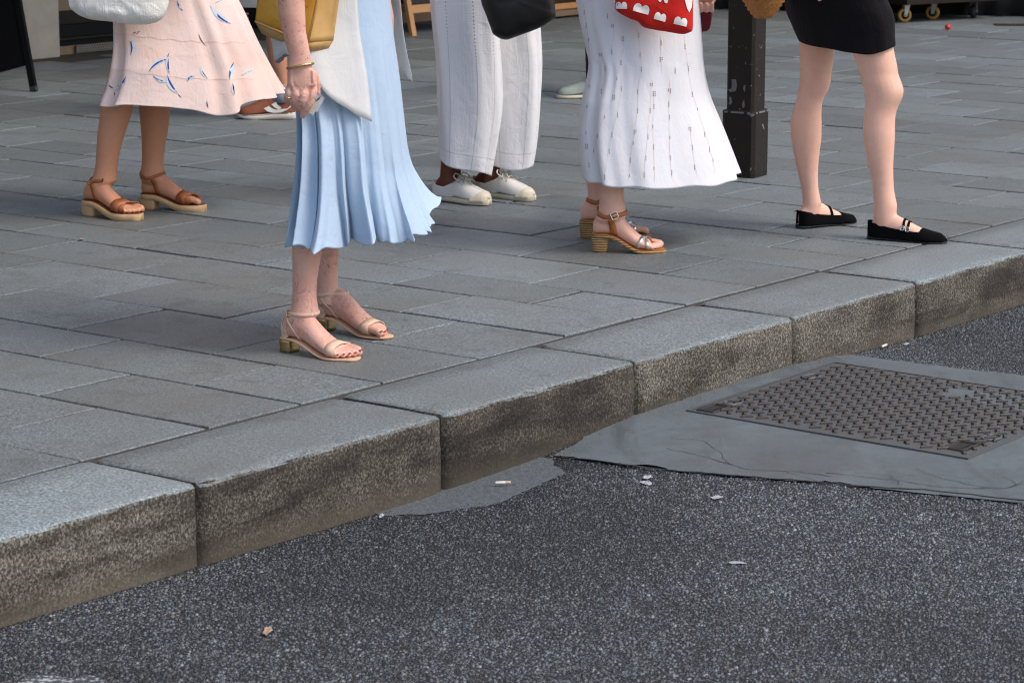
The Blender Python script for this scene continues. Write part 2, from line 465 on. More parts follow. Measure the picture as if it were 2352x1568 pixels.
# kerb ----------------------------------------------------------------------
KJ = [4.205 - .85 * k for k in range(5, 0, -1)] + [4.205, 5.088, 5.935, 6.76, 7.515] + [7.515 + .82 * k for k in range(1, 14)]
m = Mesh()
m.add([uvw(u, v, z) for u in (KJ[0], KJ[-1]) for v, z in ((4.166, -.30), (4.166, -.012), (4.495, -.010), (4.495, -.30))],
      [(0, 4, 5, 1), (1, 5, 6, 2), (2, 6, 7, 3)])
kerb = obj('kerb', m, M['grime'], kind='structure')
prof = [(4.502, -.03), (4.502, -.006), (4.497, -.001), (4.40, 0), (4.28, 0), (4.20, -.0003), (4.166, -.0006), (4.157, -.0026), (4.152, -.0062), (4.149, -.0125), (4.148, -.05), (4.146, -.10), (4.146, -.16), (4.145, -.24)]
for k in range(len(KJ) - 1):
    a, b = KJ[k] + .0075, KJ[k + 1] - .0075
    if k == 5: b -= .004
    n = 26; rings = []
    t0 = rs.uniform(-.002, .002); r0 = rs.uniform(-.003, .003)
    for i in range(n + 1):
        s = i / n; u = a + (b - a) * s; end = min(s, 1 - s) * (b - a)
        rnd = .006 * max(0, 1 - end / .010) ** 2
        ring = []
        for q, (v, z) in enumerate(prof):
            jv = .0035 * nz(u * 7, z * 30, k) + .002 * nz(u * 40, z * 60, k + 9)
            chip = 0
            if 5 <= q <= 9: chip = -.010 * max(0, nz(u * 14, 3.3 * k, q * .35) - .22)
            vv2 = v + (jv if q > 5 else 0) - chip * .8 + (rnd if q > 6 else 0)
            ring.append(uvw(u, vv2, z + chip + t0 - (rnd * .6 if q < 9 else 0) + r0 * (4.33 - v)))
        rings.append(ring)
    obj('kerb_stone', loft(Mesh(), rings, close=False), M['kerb'], kerb)

# ------------------------------------------------------------------ cement apron, cover
def sheet(poly, z_of, jitter=0, dens=.05):
    """irregular sheet that follows the road: boundary polygon in (u,v)"""
    P = []
    for i in range(len(poly)):
        a, b = np.array(poly[i]), np.array(poly[(i + 1) % len(poly)]); k = max(1, int(np.linalg.norm(b - a) / dens))
        for j in range(k):
            p = a + (b - a) * j / k
            P.append((p[0] + jitter * (nz(p[0] * 12, p[1] * 12, 1.5) + .7 * nz(p[0] * 47, p[1] * 47, 2.5)), p[1] + jitter * (nz(p[0] * 12, p[1] * 12, 7.5) + .7 * nz(p[0] * 47, p[1] * 47, 9.5))))
    bm = bmesh.new(); vs = [bm.verts.new((p[0], p[1], 0)) for p in P]; bm.faces.new(vs)
    bmesh.ops.triangulate(bm, faces=bm.faces[:])
    for _ in range(2):
        bmesh.ops.subdivide_edges(bm, edges=[e for e in bm.edges if e.calc_length() > .12], cuts=1)
        bmesh.ops.triangulate(bm, faces=bm.faces[:])
    bm.verts.index_update()
    m = Mesh().add([uvw(v.co.x, v.co.y, z_of(v.co.x, v.co.y)) for v in bm.verts], [[v.index for v in f.verts] for f in bm.faces])
    bm.free(); return m
CU0, CU1, CV0, CV1 = 6.06, 6.83, 3.19, 4.045
def apron_z(u, v):
    return road_z(u, v) + .0032 + .003 * min(1, max(0, (v - 3.0) / 1.0))
apron_poly = [(5.50, 4.10), (5.525, 3.98), (5.545, 3.80), (5.60, 3.60), (5.655, 3.42), (5.70, 3.25), (5.745, 3.12), (5.79, 2.92), (5.84, 2.6), (6.3, 2.52), (6.9, 2.62), (7.15, 3.1), (7.10, 3.55), (7.06, 3.75), (7.05, 3.92), (7.055, 4.06), (7.0, 4.14), (6.9, 4.155), (6.2, 4.155), (5.7, 4.155)]
apron = obj('cement_apron', sheet(apron_poly, apron_z, .02, .02), M['cement'], kind='structure', smooth=True)
obj('cement_patch', sheet([(5.49, 4.10), (5.44, 4.05), (5.40, 3.985), (5.27, 3.985), (5.10, 3.965), (4.98, 4.0), (4.88, 4.05), (4.80, 4.11), (4.82, 4.16), (5.49, 4.16)], lambda u, v: road_z(u, v) + .0015, .016, .012), simple('thin_cement_smear', (.085, .096, .102), .75, .55, 70, .9, .005, bscale=110), kind='structure')
# cracks in the apron
m = Mesh()
def crack(pts, w):
    P = smooth_path(pts, 26); vs = []; fs = []
    for i, p in enumerate(P):
        d = P[min(i + 1, 25)] - P[max(i - 1, 0)]; d = d / (np.linalg.norm(d) + 1e-9); nn = np.array((-d[1], d[0]))
        j = .010 * nz(p[0] * 25, p[1] * 25, 2) + .004 * nz(p[0] * 90, p[1] * 90, 5); ww = w * (.35 + .9 * abs(nz(p[0] * 20, p[1] * 20, 8)))
        for s in (-1, 1):
            q = p + nn * (j + s * ww); vs.append(uvw(q[0], q[1], apron_z(q[0], q[1]) + .0016))
        if i: fs.append((2 * i - 2, 2 * i - 1, 2 * i + 1, 2 * i))
    m.add(vs, fs)
z3 = lambda x, y: ((2500 + x * .7016) / 1.6327, (800 + y * .7016) / 1.6327)
def uvat(p, z=-.165):
    g = gnd(p[0], p[1], z)[:2]; return (float(g @ DU), float(g @ DV))
for pts, w in (([(0, 1250), (200, 1290), (420, 1350), (700, 1372), (880, 1395)], .0016), ([(850, 1380), (1170, 1415), (1500, 1460), (1790, 1470), (1910, 1452)], .0020), ([(1330, 1375), (1440, 1410), (1640, 1455), (1790, 1468)], .0016),
               ([(1790, 1420), (1850, 1440), (1860, 1462), (1910, 1440)], .0014), ([(20, 1210), (200, 1225), (340, 1330)], .001), ([(1000, 1380), (1180, 1400), (1240, 1440)], .001), ([(640, 1370), (900, 1440)], .001), ([(1160, 1415), (1400, 1400), (1640, 1430)], .0009)):
    crack([uvat(z3(*p)) for p in pts], w)
# open, dirt-filled seam where the apron meets the asphalt
crack([(a - .006, b) for a, b in apron_poly[0:5]], .006); crack([(a - .007, b) for a, b in apron_poly[4:9]], .006)
obj('crack', m, M['crack'], apron, smooth=False)

cover = thing('access_cover', 'rectangular cast iron access cover with raised tread bars set in the grey cement apron', 'access cover', uvw(6.44, 3.62, -.165))
_z00, _z10, _z01 = apron_z(CU0, CV0), apron_z(CU1, CV0), apron_z(CU0, CV1)
def cz(u, v): return _z00 + (_z10 - _z00) * (u - CU0) / (CU1 - CU0) + (_z01 - _z00) * (v - CV0) / (CV1 - CV0) + .0025
fr = Mesh()
for (a, b, c, d) in ((CU0 - .014, CU1 + .014, CV0 - .014, CV0 - .004), (CU0 - .014, CU1 + .014, CV1 + .004, CV1 + .014), (CU0 - .014, CU0 - .004, CV0 - .004, CV1 + .004), (CU1 + .004, CU1 + .014, CV0 - .004, CV1 + .004)):
    vs = [uvw(u, v, cz(u, v) + dz) for dz in (-.02, .0015) for (u, v) in ((a, c), (b, c), (b, d), (a, d))]
    fr.add(vs, [(4, 5, 6, 7), (0, 1, 5, 4), (1, 2, 6, 5), (2, 3, 7, 6), (3, 0, 4, 7)])
obj('frame', fr, M['iron'], cover, smooth=False)
m = Mesh(); vs = [uvw(u, v, cz(u, v) + dz) for dz in (-.02, .0) for (u, v) in ((CU0, CV0), (CU1, CV0), (CU1, CV1), (CU0, CV1))]
m.add(vs, [(4, 5, 6, 7), (0, 1, 5, 4), (1, 2, 6, 5), (2, 3, 7, 6), (3, 0, 4, 7)])
# dark clearance gap
plate = obj('plate', m, M['iron'], cover, smooth=False)
m = Mesh(); m.add([uvw(u, v, cz(u, v) - .006) for (u, v) in ((CU0 - .01, CV0 - .01), (CU1 + .01, CV0 - .01), (CU1 + .01, CV1 + .01), (CU0 - .01, CV1 + .01))], [(0, 1, 2, 3)])
obj('gap_dirt', m, M['crack'], cover, smooth=False)
def bar_mesh(L, w, h):
    me = Mesh(); rr = []
    for z, s in ((0, 0), (h * .75, .0016), (h, .0034)):
        rr.append([(-L / 2 + s, -w / 2 + s, z), (L / 2 - s, -w / 2 + s, z), (L / 2 - s, w / 2 - s, z), (-L / 2 + s, w / 2 - s, z)])
    return loft(me, rr).data('tread_bar', False)
bA = bar_mesh(.035, .0088, .0070); bB = bar_mesh(.024, .0105, .0070)
for b_ in (bA, bB): b_.materials.append(M['rust'])
keys = [(CU0 + .05, CV1 - .04, .11, .06), (CU0 + .09, CV0 + .06, .11, .07), (CU1 - .06, CV1 - .05, .10, .07)]
bars = []
for i in range(-24, 24):
    for j in range(-24, 24):
        for hb in (0, 1):
            u = 6.44 + i * .0562 - (j + hb * .5) * .0432; v = 3.62 - (j + hb * .5) * .0432
            if not (CU0 + .018 < u < CU1 - .018 and CV0 + .018 < v < CV1 - .018): continue
            if any(abs(u - a) < c / 2 and abs(v - b) < d / 2 for a, b, c, d in keys[:2]): continue
            if abs(u - 6.70) < .05 and abs(v - 3.55) < .035: continue
            c = uvw(u, v, cz(u, v)); bars.append((abs(c[0] - .8) + .4 * c[1], u, v, hb))
bars.sort(); restb = Mesh()
a_dir = math.atan2(*(reversed((DU * .707 - DV * .707).tolist()))); b_dir = math.atan2(*(reversed((-DU * .707 - DV * .707).tolist())))
for k, (d, u, v, hb) in enumerate(bars):
    me = (bA, bB)[hb]; ang = (a_dir, b_dir)[hb]
    if k < 300:
        o = link('tread_bar', me, None, cover); o.location = uvw(u, v, cz(u, v) - .0003); o.rotation_euler = (0, 0, ang)
    else:
        T = Matrix.Translation(uvw(u, v, cz(u, v) - .0003)) @ Matrix.Rotation(ang, 4, 'Z')
        restb.add([T @ vv3.co for vv3 in me.vertices], [tuple(p.vertices) for p in me.polygons])
if restb.v: obj('tread_bars_far', restb, M['rust'], cover, kind='stuff', smooth=False)
for a, b, c, d in keys[:2]:   # recessed lifting keyholes with a rim
    m = Mesh(); s = .7
    rr = [[uvw(a + i * c / 2 * k, b + j * d / 2 * k, cz(a, b) + z) for i, j in ((-1, -1), (1, -1), (1, 1), (-1, 1))] for k, z in ((.95, .0004), (.90, .005), (.74, .005), (.70, .0008))]
    loft(m, rr); o = obj('lifting_key_slot', m, M['rust'], cover, smooth=False)
    m = Mesh(); m.add([uvw(a + i * c * .26 , b + j * d * .18, cz(a, b) + .0022) for i, j in ((-1, -1), (1, -1), (1, 1), (-1, 1))], [(0, 1, 2, 3)]); obj('slot_hole', m, M['crack'], o, smooth=False)
def ring_rib(a, b, r, su=1.6):
    pts = [uvw(a + r * su * math.cos(t), b + r * math.sin(t), cz(a, b) + .002) for t in np.linspace(0, 2 * math.pi, 18, endpoint=False)]
    return tube(Mesh(), pts, .004, 6, closed=True, up=(0, 0, 1))
for a, b, r in ((6.20, 4.0, .022), (6.62, 4.0, .022), (6.28, 3.23, .022)): obj('cast_ring', ring_rib(a, b, r), M['iron'], cover)

# ------------------------------------------------------------------ shop front and background things
M['plaster'] = simple('cream_stone_plaster', (.40, .36, .30), .9, .22, 9, .5, .004, bscale=60)
M['darkwood'] = simple('dark_stained_wood', (.016, .011, .008), .6, .4, 12, .2, .002, spec=.2)
M['blackpaint'] = simple('black_painted_metal', (.004, .004, .005), .6, .3, 10, .1, spec=.15)
M['tanwood'] = simple('tan_panel_wood', (.20, .135, .080), .6, .25, 14, .2, .002)
M['grille'] = simple('grey_perforated_metal', (.16, .15, .135), .6, .2, 20, .1)
M['wall'] = simple('upper_facade_stone', (.30, .27, .23), .9, .15, 3, .3, .005)
M['added_shade_awning'] = simple('shade_awning_cloth', (.03, .022, .018), .9, .2, 5, .1)
M['pale'] = simple('pale_sign_paint', (.5, .48, .44), .7, .15)
def ubox(m, u0, u1, v0, v1, z0, z1):
    c = uvw((u0 + u1) / 2, (v0 + v1) / 2, (z0 + z1) / 2)
    return box(m, c, u1 - u0, v1 - v0, z1 - z0, (*DU, 0), (*DV, 0))
shop = thing('shop_building', 'shop front with cream stone pillar and dark timber base behind the pavement', 'building', uvw(13, 12.6))
obj('pillar', (lambda m: bbox(m, uvw(10.97, 12.53, 2.5), .72, .5, 5.02, .012, (*DU, 0), (*DV, 0)))(Mesh()), M['plaster'], shop, smooth=False)
m = Mesh(); ubox(m, -12, 40, 13.0, 14, 2.9, 19); ubox(m, -12, 10.6, 12.45, 13, 0, 2.9); obj('wall', m, M['wall'], shop, smooth=False)
m = Mesh(); ubox(m, 11.33, 40, 12.9, 13.0, .36, 2.9); obj('window_panel', m, M['blackpaint'], shop, smooth=False)
obj('added_shade_awning', ubox(Mesh(), 2, 22, 9.4, 13.0, 2.75, 2.83), M['added_shade_awning'], shop, smooth=False)  # unseen awning, added and widened to darken the paving near the shop
obj('step', ubox(Mesh(), 11.34, 12.9, 12.36, 12.9, -.02, .048), M['tanwood'], shop, smooth=False)
obj('base_board', ubox(Mesh(), 11.34, 12.95, 12.37, 12.88, .050, .084), M['blackpaint'], shop, smooth=False)
obj('ledge', ubox(Mesh(), 11.34, 12.95, 12.35, 12.88, .086, .100), M['darkwood'], shop, smooth=False)
obj('base_board', ubox(Mesh(), 11.34, 12.95, 12.38, 12.88, .102, .176), M['blackpaint'], shop, smooth=False)
obj('base_board', ubox(Mesh(), 11.34, 12.95, 12.41, 12.88, .178, .258), M['darkwood'], shop, smooth=False)
obj('base_board', ubox(Mesh(), 11.34, 12.95, 12.44, 12.88, .260, .42), M['tanwood'], shop, smooth=False)
obj('base_board', ubox(Mesh(), 13.0, 30, 12.82, 12.95, .0, .135), M['blackpaint'], shop, smooth=False)
obj('base_board', ubox(Mesh(), 13.0, 30, 12.84, 12.95, .137, .36), M['darkwood'], shop, smooth=False)
obj('plinth', ubox(Mesh(), 14.4, 16.3, 12.28, 12.8, -.01, .075), M['tanwood'], shop, smooth=False)
g = obj('vent_grille', ubox(Mesh(), 11.52, 12.5, 12.335, 12.352, .003, .047), M['grille'], shop, smooth=False)
m = Mesh()
for i in range(42):
    for j in range(3):
        cu = 11.535 + i * .0225 + (j % 2) * .011; cvz = .011 + j * .014
        c = np.array(uvw(cu, 12.3335, cvz))
        m.add(ellip(c, .0052, .0052, 8, (*DU, 0), (0, 0, 1)), [tuple(range(8))])
obj('vent_hole', m, M['crack'], g, kind='stuff', smooth=False)
def text_mesh(txt, size, origin, ex, ey, name, mt, parent, extr=.002):
    cu = bpy.data.curves.new(name, 'FONT'); cu.body = txt; cu.size = size; cu.extrude = extr; cu.resolution_u = 3
    t = bpy.data.objects.new(name, cu); COL.objects.link(t)
    dg = bpy.context.evaluated_depsgraph_get(); me = bpy.data.meshes.new_from_object(t.evaluated_get(dg))
    bpy.data.objects.remove(t)
    ex, ey = np.array(ex, float), np.array(ey, float); ez = np.cross(ex, ey); o = np.array(origin, float)
    for v in me.vertices: v.co = Vector(o + ex * v.co.x + ey * v.co.y + ez * v.co.z)
    me.materials.clear(); me.materials.append(mt)
    return link(name, me, None, parent)
text_mesh('BE', .105, uvw(13.475, 12.812, .035), (*DU, 0), (0, 0, 1), 'sign_letters', M['pale'], shop)

# black sandwich board at the left edge
M['board'] = simple('black_board_paint', (.003, .003, .0035), .7, .3, 8, .05, spec=.12)
foot = gnd(73, 211); Yb = foot[1]
top = at(34, -8, Yb + .16); dirz = (top - foot) / np.linalg.norm(top - foot)
wd = np.array((-.95, .31, 0)); wd = wd - dirz * (wd @ dirz); wd /= np.linalg.norm(wd); nd = np.cross(wd, dirz)
sb = thing('sandwich_board', 'black A-frame sandwich board standing in front of the cream pillar', 'sandwich board', foot)
for sgn, dz in ((1, dirz),):
    for off in (0, .62):
        m = Mesh(); bbox(m, foot + wd * (off - .014) + dz * .52, .036, .028, 1.04, .003, wd, nd, dz); obj('leg', m, M['board'], sb, smooth=False)
        m = Mesh(); bbox(m, foot + wd * (off - .014) + dz * .012, .038, .030, .026, .003, wd, nd, dz); obj('leg_foot', m, M['rust'], sb, smooth=False)
    m = Mesh(); bbox(m, foot + wd * .296 + dz * .585, .585, .016, .87, .003, wd, nd, dz); obj('panel', m, M['board'], sb, smooth=False)
back = np.array((foot[0] - .30, foot[1] + .55, 0)); apex = foot + dirz * 1.02
for off in (0, .62):
    m = Mesh(); tube(m, [back + wd * off, apex + wd * off], .013, 8); obj('rear_leg', m, M['board'], sb)

# wooden easel board
M['pine'] = simple('orange_pine_wood', (.50, .25, .095), .5, .15, 25, .1)
M['chalk'] = simple('black_chalkboard', (.012, .013, .015), .7, .3, 12, .05)
ea = gnd(949, 83); ed = np.array((*DU, 0.0)); en = np.array((*DV, 0.0)); ez = np.array((-.07, 0, 1.0)); lean = (np.array((0, 0, 1.0)) + en * .16 - ed * .06); lean /= np.linalg.norm(lean)
easel = thing('easel_board', 'chalkboard with an orange pine frame and legs behind the white trousers', 'easel', ea)
for off in (0, 1.02):
    m = Mesh(); bbox(m, ea + ed * off + lean * .6, .046, .03, 1.2, .003, ed, en, lean); obj('leg', m, M['pine'], easel, smooth=False)
    m = Mesh(); l2 = (np.array((0, 0, 1.0)) - en * .18 + ed * .02); l2 /= np.linalg.norm(l2)
    bbox(m, ea + ed * (off - .05) + en * .36 + l2 * .59, .04, .03, 1.2, .003, ed, en, l2); obj('rear_leg', m, M['pine'], easel, smooth=False)
m = Mesh(); bbox(m, ea + ed * .51 + lean * .178, .97, .022, .055, .003, ed, en, lean); obj('rail', m, M['pine'], easel, smooth=False)
m = Mesh(); bbox(m, ea + ed * .51 + lean * 1.12, .97, .022, .055, .003, ed, en, lean); obj('rail', m, M['pine'], easel, smooth=False)
m = Mesh(); bbox(m, ea + ed * .51 + lean * .65, .968, .012, .87, .002, ed, en, lean); obj('panel', m, M['chalk'], easel, smooth=False)
# slatted crate behind the black bag
cc = gnd(1300, 41); crate = thing('wooden_crate', 'low pine crate on the ground beside the black shoulder bag', 'crate', cc)
for k, z in enumerate((.035, .085)):
    m = Mesh(); bbox(m, cc + ed * .1 + np.array((0, 0, z)), .62, .012, .042, .003, ed, en); obj('slat', m, M['tanwood'] if k == 0 else M['pine'], crate, smooth=False)
    m = Mesh(); bbox(m, cc + ed * .1 + en * .4 + np.array((0, 0, z)), .62, .012, .042, .003, ed, en); obj('slat', m, M['pine'], crate, smooth=False)
for s in (-.19, .39):
    m = Mesh(); bbox(m, cc + ed * s + en * .2 + np.array((0, 0, .06)), .014, .385, .12, .003, ed, en); obj('end_board', m, M['tanwood'], crate, smooth=False)
obj('bottom', (lambda m: bbox(m, cc + ed * .1 + en * .2 + np.array((0, 0, .016)), .55, .38, .010, .002, ed, en))(Mesh()), M['tanwood'], crate, smooth=False)

# market stall with black cloth, far right
p0, p1 = np.array(uvw(16.95, 11.6)), np.array(uvw(18.3, 7.6)); sx = (p1 - p0) / np.linalg.norm(p1 - p0); sy = np.array((-sx[1], sx[0], 0)); L = np.linalg.norm(p1 - p0)
if sy[1] < 0: sy = -sy
stall = thing('market_stall', 'dark market stall table hung with black cloth behind the trolley', 'stall', (p0 + p1) / 2)
M['blackcloth'] = simple('black_stall_cloth', (.007, .006, .006), .95, .3, 20, .2, .004)
n = 90; rings = []
for z, a in ((1.0, .0), (.8, .006), (.45, .016), (.12, .022), (.006, .026)):
    rings.append([p0 + sx * L * i / n + sy * (-.02 + a * math.sin(i * 1.37 + 2 * nz(i * .3, z)) + .01 * nz(i * .2, z * 2)) + np.array((0, 0, z)) for i in range(n + 1)])
obj('cloth_skirt', loft(Mesh(), rings, cap=False, close=False), M['blackcloth'], stall, solid=.003)
m = Mesh(); box(m, (p0 + p1) / 2 + sy * .7 + np.array((0, 0, 1.03)), L, 1.5, .04, sx, sy); obj('table_top', m, M['darkwood'], stall, smooth=False)
for s in (-.48, .48):
    for t in (.06, 1.3):
        m = Mesh(); box(m, (p0 + p1) / 2 + sx * L * s + sy * t + np.array((0, 0, .5)), .05, .05, 1.0, sx, sy); obj('leg', m, M['blackpaint'], stall, smooth=False)
m = Mesh(); box(m, (p0 + p1) / 2 + sy * 1.42 + np.array((0, 0, .5)), L, .02, .99, sx, sy); obj('back_cloth', m, M['blackcloth'], stall, smooth=False)

# trolley on castors
tA = gnd(2077, 51); tB = gnd(2236, 42); tx = tB - tA; tL = np.linalg.norm(tx); tx = tx / tL; ty = np.array((-tx[1], tx[0], 0))
if ty[1] < 0: ty = -ty
tr = thing('platform_trolley', 'low dark platform trolley on yellow castors at the top right', 'trolley', (tA + tB) / 2)
M['yellowpu'] = simple('yellow_castor_rubber', (.50, .25, .04), .45, .2, 30, .05)
M['zinc'] = simple('zinc_steel', (.42, .40, .37), .4, .15, 40, .1, metal=.7)
M['rubber'] = simple('black_rubber', (.015, .015, .017), .6, .2)
m = Mesh(); bbox(m, tA + tx * (tL / 2) + ty * .10 + np.array((0, 0, .150)), tL + .22, .50, .036, .004, tx, ty); obj('deck', m, M['darkwood'], tr, smooth=False)
m = Mesh(); bbox(m, tA + tx * (tL / 2) + ty * .10 + np.array((0, 0, .40)), tL + .05, .40, .44, .01, tx, ty); obj('crate_load', m, M['blackpaint'], tr, smooth=False)
def castor(c, ax, tyre, R_=.050):
    ax = np.array(ax, float); up = np.array((0, 0, 1.0)); fx = np.cross(up, ax); c = np.array(c) + up * R_
    rr = []
    for a, r in ((-.014, .62), (-.017, .9), (-.010, 1), (.010, 1), (.017, .9), (.014, .62)):
        rr.append([c + ax * a + (fx * math.cos(t) + up * math.sin(t)) * R_ * r for t in np.linspace(0, 2 * math.pi, 26, endpoint=False)])
    wheel = obj('castor_wheel', loft(Mesh(), rr, cap=False), tyre, tr)
    rr = [[c + ax * a + (fx * math.cos(t) + up * math.sin(t)) * R_ * r for t in np.linspace(0, 2 * math.pi, 20, endpoint=False)] for a, r in ((-.0135, .64), (-.010, .6), (.010, .6), (.0135, .64))]
    obj('hub', loft(Mesh(), rr), M['rubber'], wheel)
    m = Mesh()
    for s in (-1, 1):
        b0 = c + ax * s * .021; vs = []
        for dd in (-.0012, .0012):
            for x, z in ((-.012, -.010), (.012, -.010), (.040, .078), (-.006, .078)): vs.append(b0 + ax * dd + fx * x * .9 + up * z)
        m.add(vs, [(0, 1, 2, 3), (7, 6, 5, 4), (0, 4, 5, 1), (1, 5, 6, 2), (2, 6, 7, 3), (3, 7, 4, 0)])
    bbox(m, c + fx * .016 + up * .080, .052, .046, .006, .001, fx, ax); tube(m, [c - ax * .026, c + ax * .026], .006, 8)
    obj('castor_fork', m, M['zinc'], wheel, smooth=False)
castor(tA, (.25, -.97, 0), M['yellowpu']); castor(gnd(2142, 45), (-.3, -.95, 0), M['yellowpu']); castor(tB, (.93, -.37, 0), M['rubber']); castor(tA + ty * .34 + tx * .05, (.5, -.86, 0), M['yellowpu'])
# small red tomato on the paving
tc = gnd(2177, 69); m = Mesh(); rr = []
for k in range(1, 10):
    a = math.pi * k / 10; rr.append([np.array((tc[0], tc[1], .0190)) + np.array((math.cos(t) * math.sin(a) * .022 * (1 + .03 * math.cos(5 * t)), math.sin(t) * math.sin(a) * .022 * (1 + .03 * math.cos(5 * t)), -math.cos(a) * .020)) for t in np.linspace(0, 2 * math.pi, 20, endpoint=False)])
tom = obj('tomato', loft(m, rr), simple('tomato_red_skin', (.55, .030, .018), .22, .15, 20, 0), None); tag(tom, 'small red tomato lying on the paving near the trolley', 'tomato')
m = Mesh(); sc_ = [gnd(2286, 56), gnd(2420, 57), gnd(2420, 63), gnd(2286, 61)]
bbox(m, (sc_[0] + sc_[2]) / 2 + np.array((0, 0, .004)), np.linalg.norm(sc_[1] - sc_[0]), .10, .012, .003, (sc_[1] - sc_[0]) / np.linalg.norm(sc_[1] - sc_[0]), (0, 1, 0))
tag(obj('rusty_floor_strip', m, M['rust'], None, smooth=False), 'rusty brown flat metal strip lying on the far paving at right', 'metal strip')

# iron post ------------------------------------------------------------------
def post_mat():
    m, nt, b = mat('chipped_brown_post_paint'); n = N(nt); P = n.pos.outputs['Position']
    w = n.noise(7, 4, .6); col = n.mix(w, (.008, .006, .005), (.024, .016, .011))
    chip = n.ramp(n.noise(38, 4, .65, dist=.5), [(.665, 0), (.68, 1)])
    col = n.mix(chip, col, (.20, .19, .17))
    gum = n.ramp(n.noise(15, 3, .5), [(.66, 0), (.70, .5)]); col = n.mix(gum, col, (.012, .010, .009))
    n.put(b.inputs['Base Color'], col); sock(b, Roughness=.5); b.inputs['Specular IOR Level'].default_value = .25
    n.put(b.inputs['Normal'], n.bump(n.math('ADD', n.noise(60, 4), n.math('MULTIPLY', chip, -.6)), .35, .002)); return m
M['post'] = post_mat()
pc = gnd(1710, 404); pu_, pv_ = np.array((*DU, 0)), np.array((*DV, 0))
rot = R(8); pu_, pv_ = pu_ * math.cos(rot) + pv_ * math.sin(rot), pv_ * math.cos(rot) - pu_ * math.sin(rot)
post = thing('iron_post', 'square dark brown iron post with chipped paint and wider base on the pavement', 'post', pc)
def sq(hw, z, c=.18, dz=0): 
    k = hw * c
    return [pc + pu_ * a + pv_ * b + np.array((0, 0, z)) for a, b in ((-hw + k, -hw), (hw - k, -hw), (hw, -hw + k), (hw, hw - k), (hw - k, hw), (-hw + k, hw), (-hw, hw - k), (-hw, -hw + k))]
HB = .075; HS = .062
rr = [sq(HB * .97, -.01), sq(HB, .02), sq(HB, .262), sq(HB * 1.01, .268), sq(HB * .985, .277), sq(HS * 1.02, .281)]
obj('base', loft(Mesh(), rr), M['post'], post, smooth=False)
obj('shaft', loft(Mesh(), [sq(HS, .279), sq(HS, 1.2), sq(HS * .98, 3.2)]), M['post'], post, smooth=False)
M['bare'] = simple('bare_pale_primer', (.13, .135, .135), .7, .3, 60, .3)
m = Mesh()
for k in range(4):
    a = sq(HB * .99, .2735); b = sq(HB * 1.004, .2665)
    i0_, i1_ = 2 * k, 2 * k + 1
    for t in np.arange(0, 1, .12):
        if nz(k * 3.1, t * 6) > -.15:
            L0 = a[i0_] + (a[i1_] - a[i0_]) * t; L1 = a[i0_] + (a[i1_] - a[i0_]) * min(1, t + .12); l0 = b[i0_] + (b[i1_] - b[i0_]) * t; l1 = b[i0_] + (b[i1_] - b[i0_]) * min(1, t + .12)
            o_ = (a[i0_] + a[i1_]) / 2 - pc; o_[2] = 0; o_ = o_ / np.linalg.norm(o_) * .0015 + np.array((0, 0, .0012))
            m.add([L0 + o_, L1 + o_, l1 + o_, l0 + o_], [(0, 1, 2, 3)])
obj('bare_edge', m, M['bare'], post, smooth=False, kind='stuff')

POST_PATCH = [[(1672, 183), (1690, 182), (1693, 196), (1690, 210), (1676, 212), (1671, 200)], [(1672, 224), (1679, 222), (1682, 236), (1676, 242), (1671, 234)], [(1704, 240), (1709, 228), (1711, 244), (1706, 250)], [(1708, 196), (1712, 200), (1711, 212), (1707, 206)], [(1742, 172), (1745, 173), (1744, 178)], [(1712, 140), (1714, 146), (1711, 150)], [(1716, 262), (1726, 261), (1735, 264), (1727, 269)]]

# ------------------------------------------------------------------ people: body building
SKIN = {
 'A': skin('skin_tanned_legs', 'cb9473', .4), 'B': skin('skin_mature', 'dfb19e', .8, 1.0, 1.0), 'C': skin('skin_deep_brown', '6a3a26', .3),
 'D': skin('skin_light_warm', 'e3b5a0', .45), 'E': skin('skin_fair', 'eabda6', .4), 'F': skin('skin_tan_calf', 'b98466', .3)}
DG = lambda: bpy.context.evaluated_depsgraph_get()
def remesh(m, voxel, smooth=4):
    me = m.data('tmp'); o = bpy.data.objects.new('tmp', me); COL.objects.link(o)
    r = o.modifiers.new('r', 'REMESH'); r.mode = 'VOXEL'; r.voxel_size = voxel; r.use_smooth_shade = True
    if smooth:
        s = o.modifiers.new('s', 'SMOOTH'); s.factor = .5; s.iterations = smooth
    out = bpy.data.meshes.new_from_object(o.evaluated_get(DG()))
    bpy.data.objects.remove(o); bpy.data.meshes.remove(me)
    return out
def bvh_of(me_or_obj):
    if isinstance(me_or_obj, bpy.types.Object):
        bm = bmesh.new(); bm.from_object(me_or_obj, DG()); t = BVHTree.FromBMesh(bm); bm.free(); return t
    return BVHTree.FromPolygons([v.co for v in me_or_obj.vertices], [tuple(p.vertices) for p in me_or_obj.polygons])

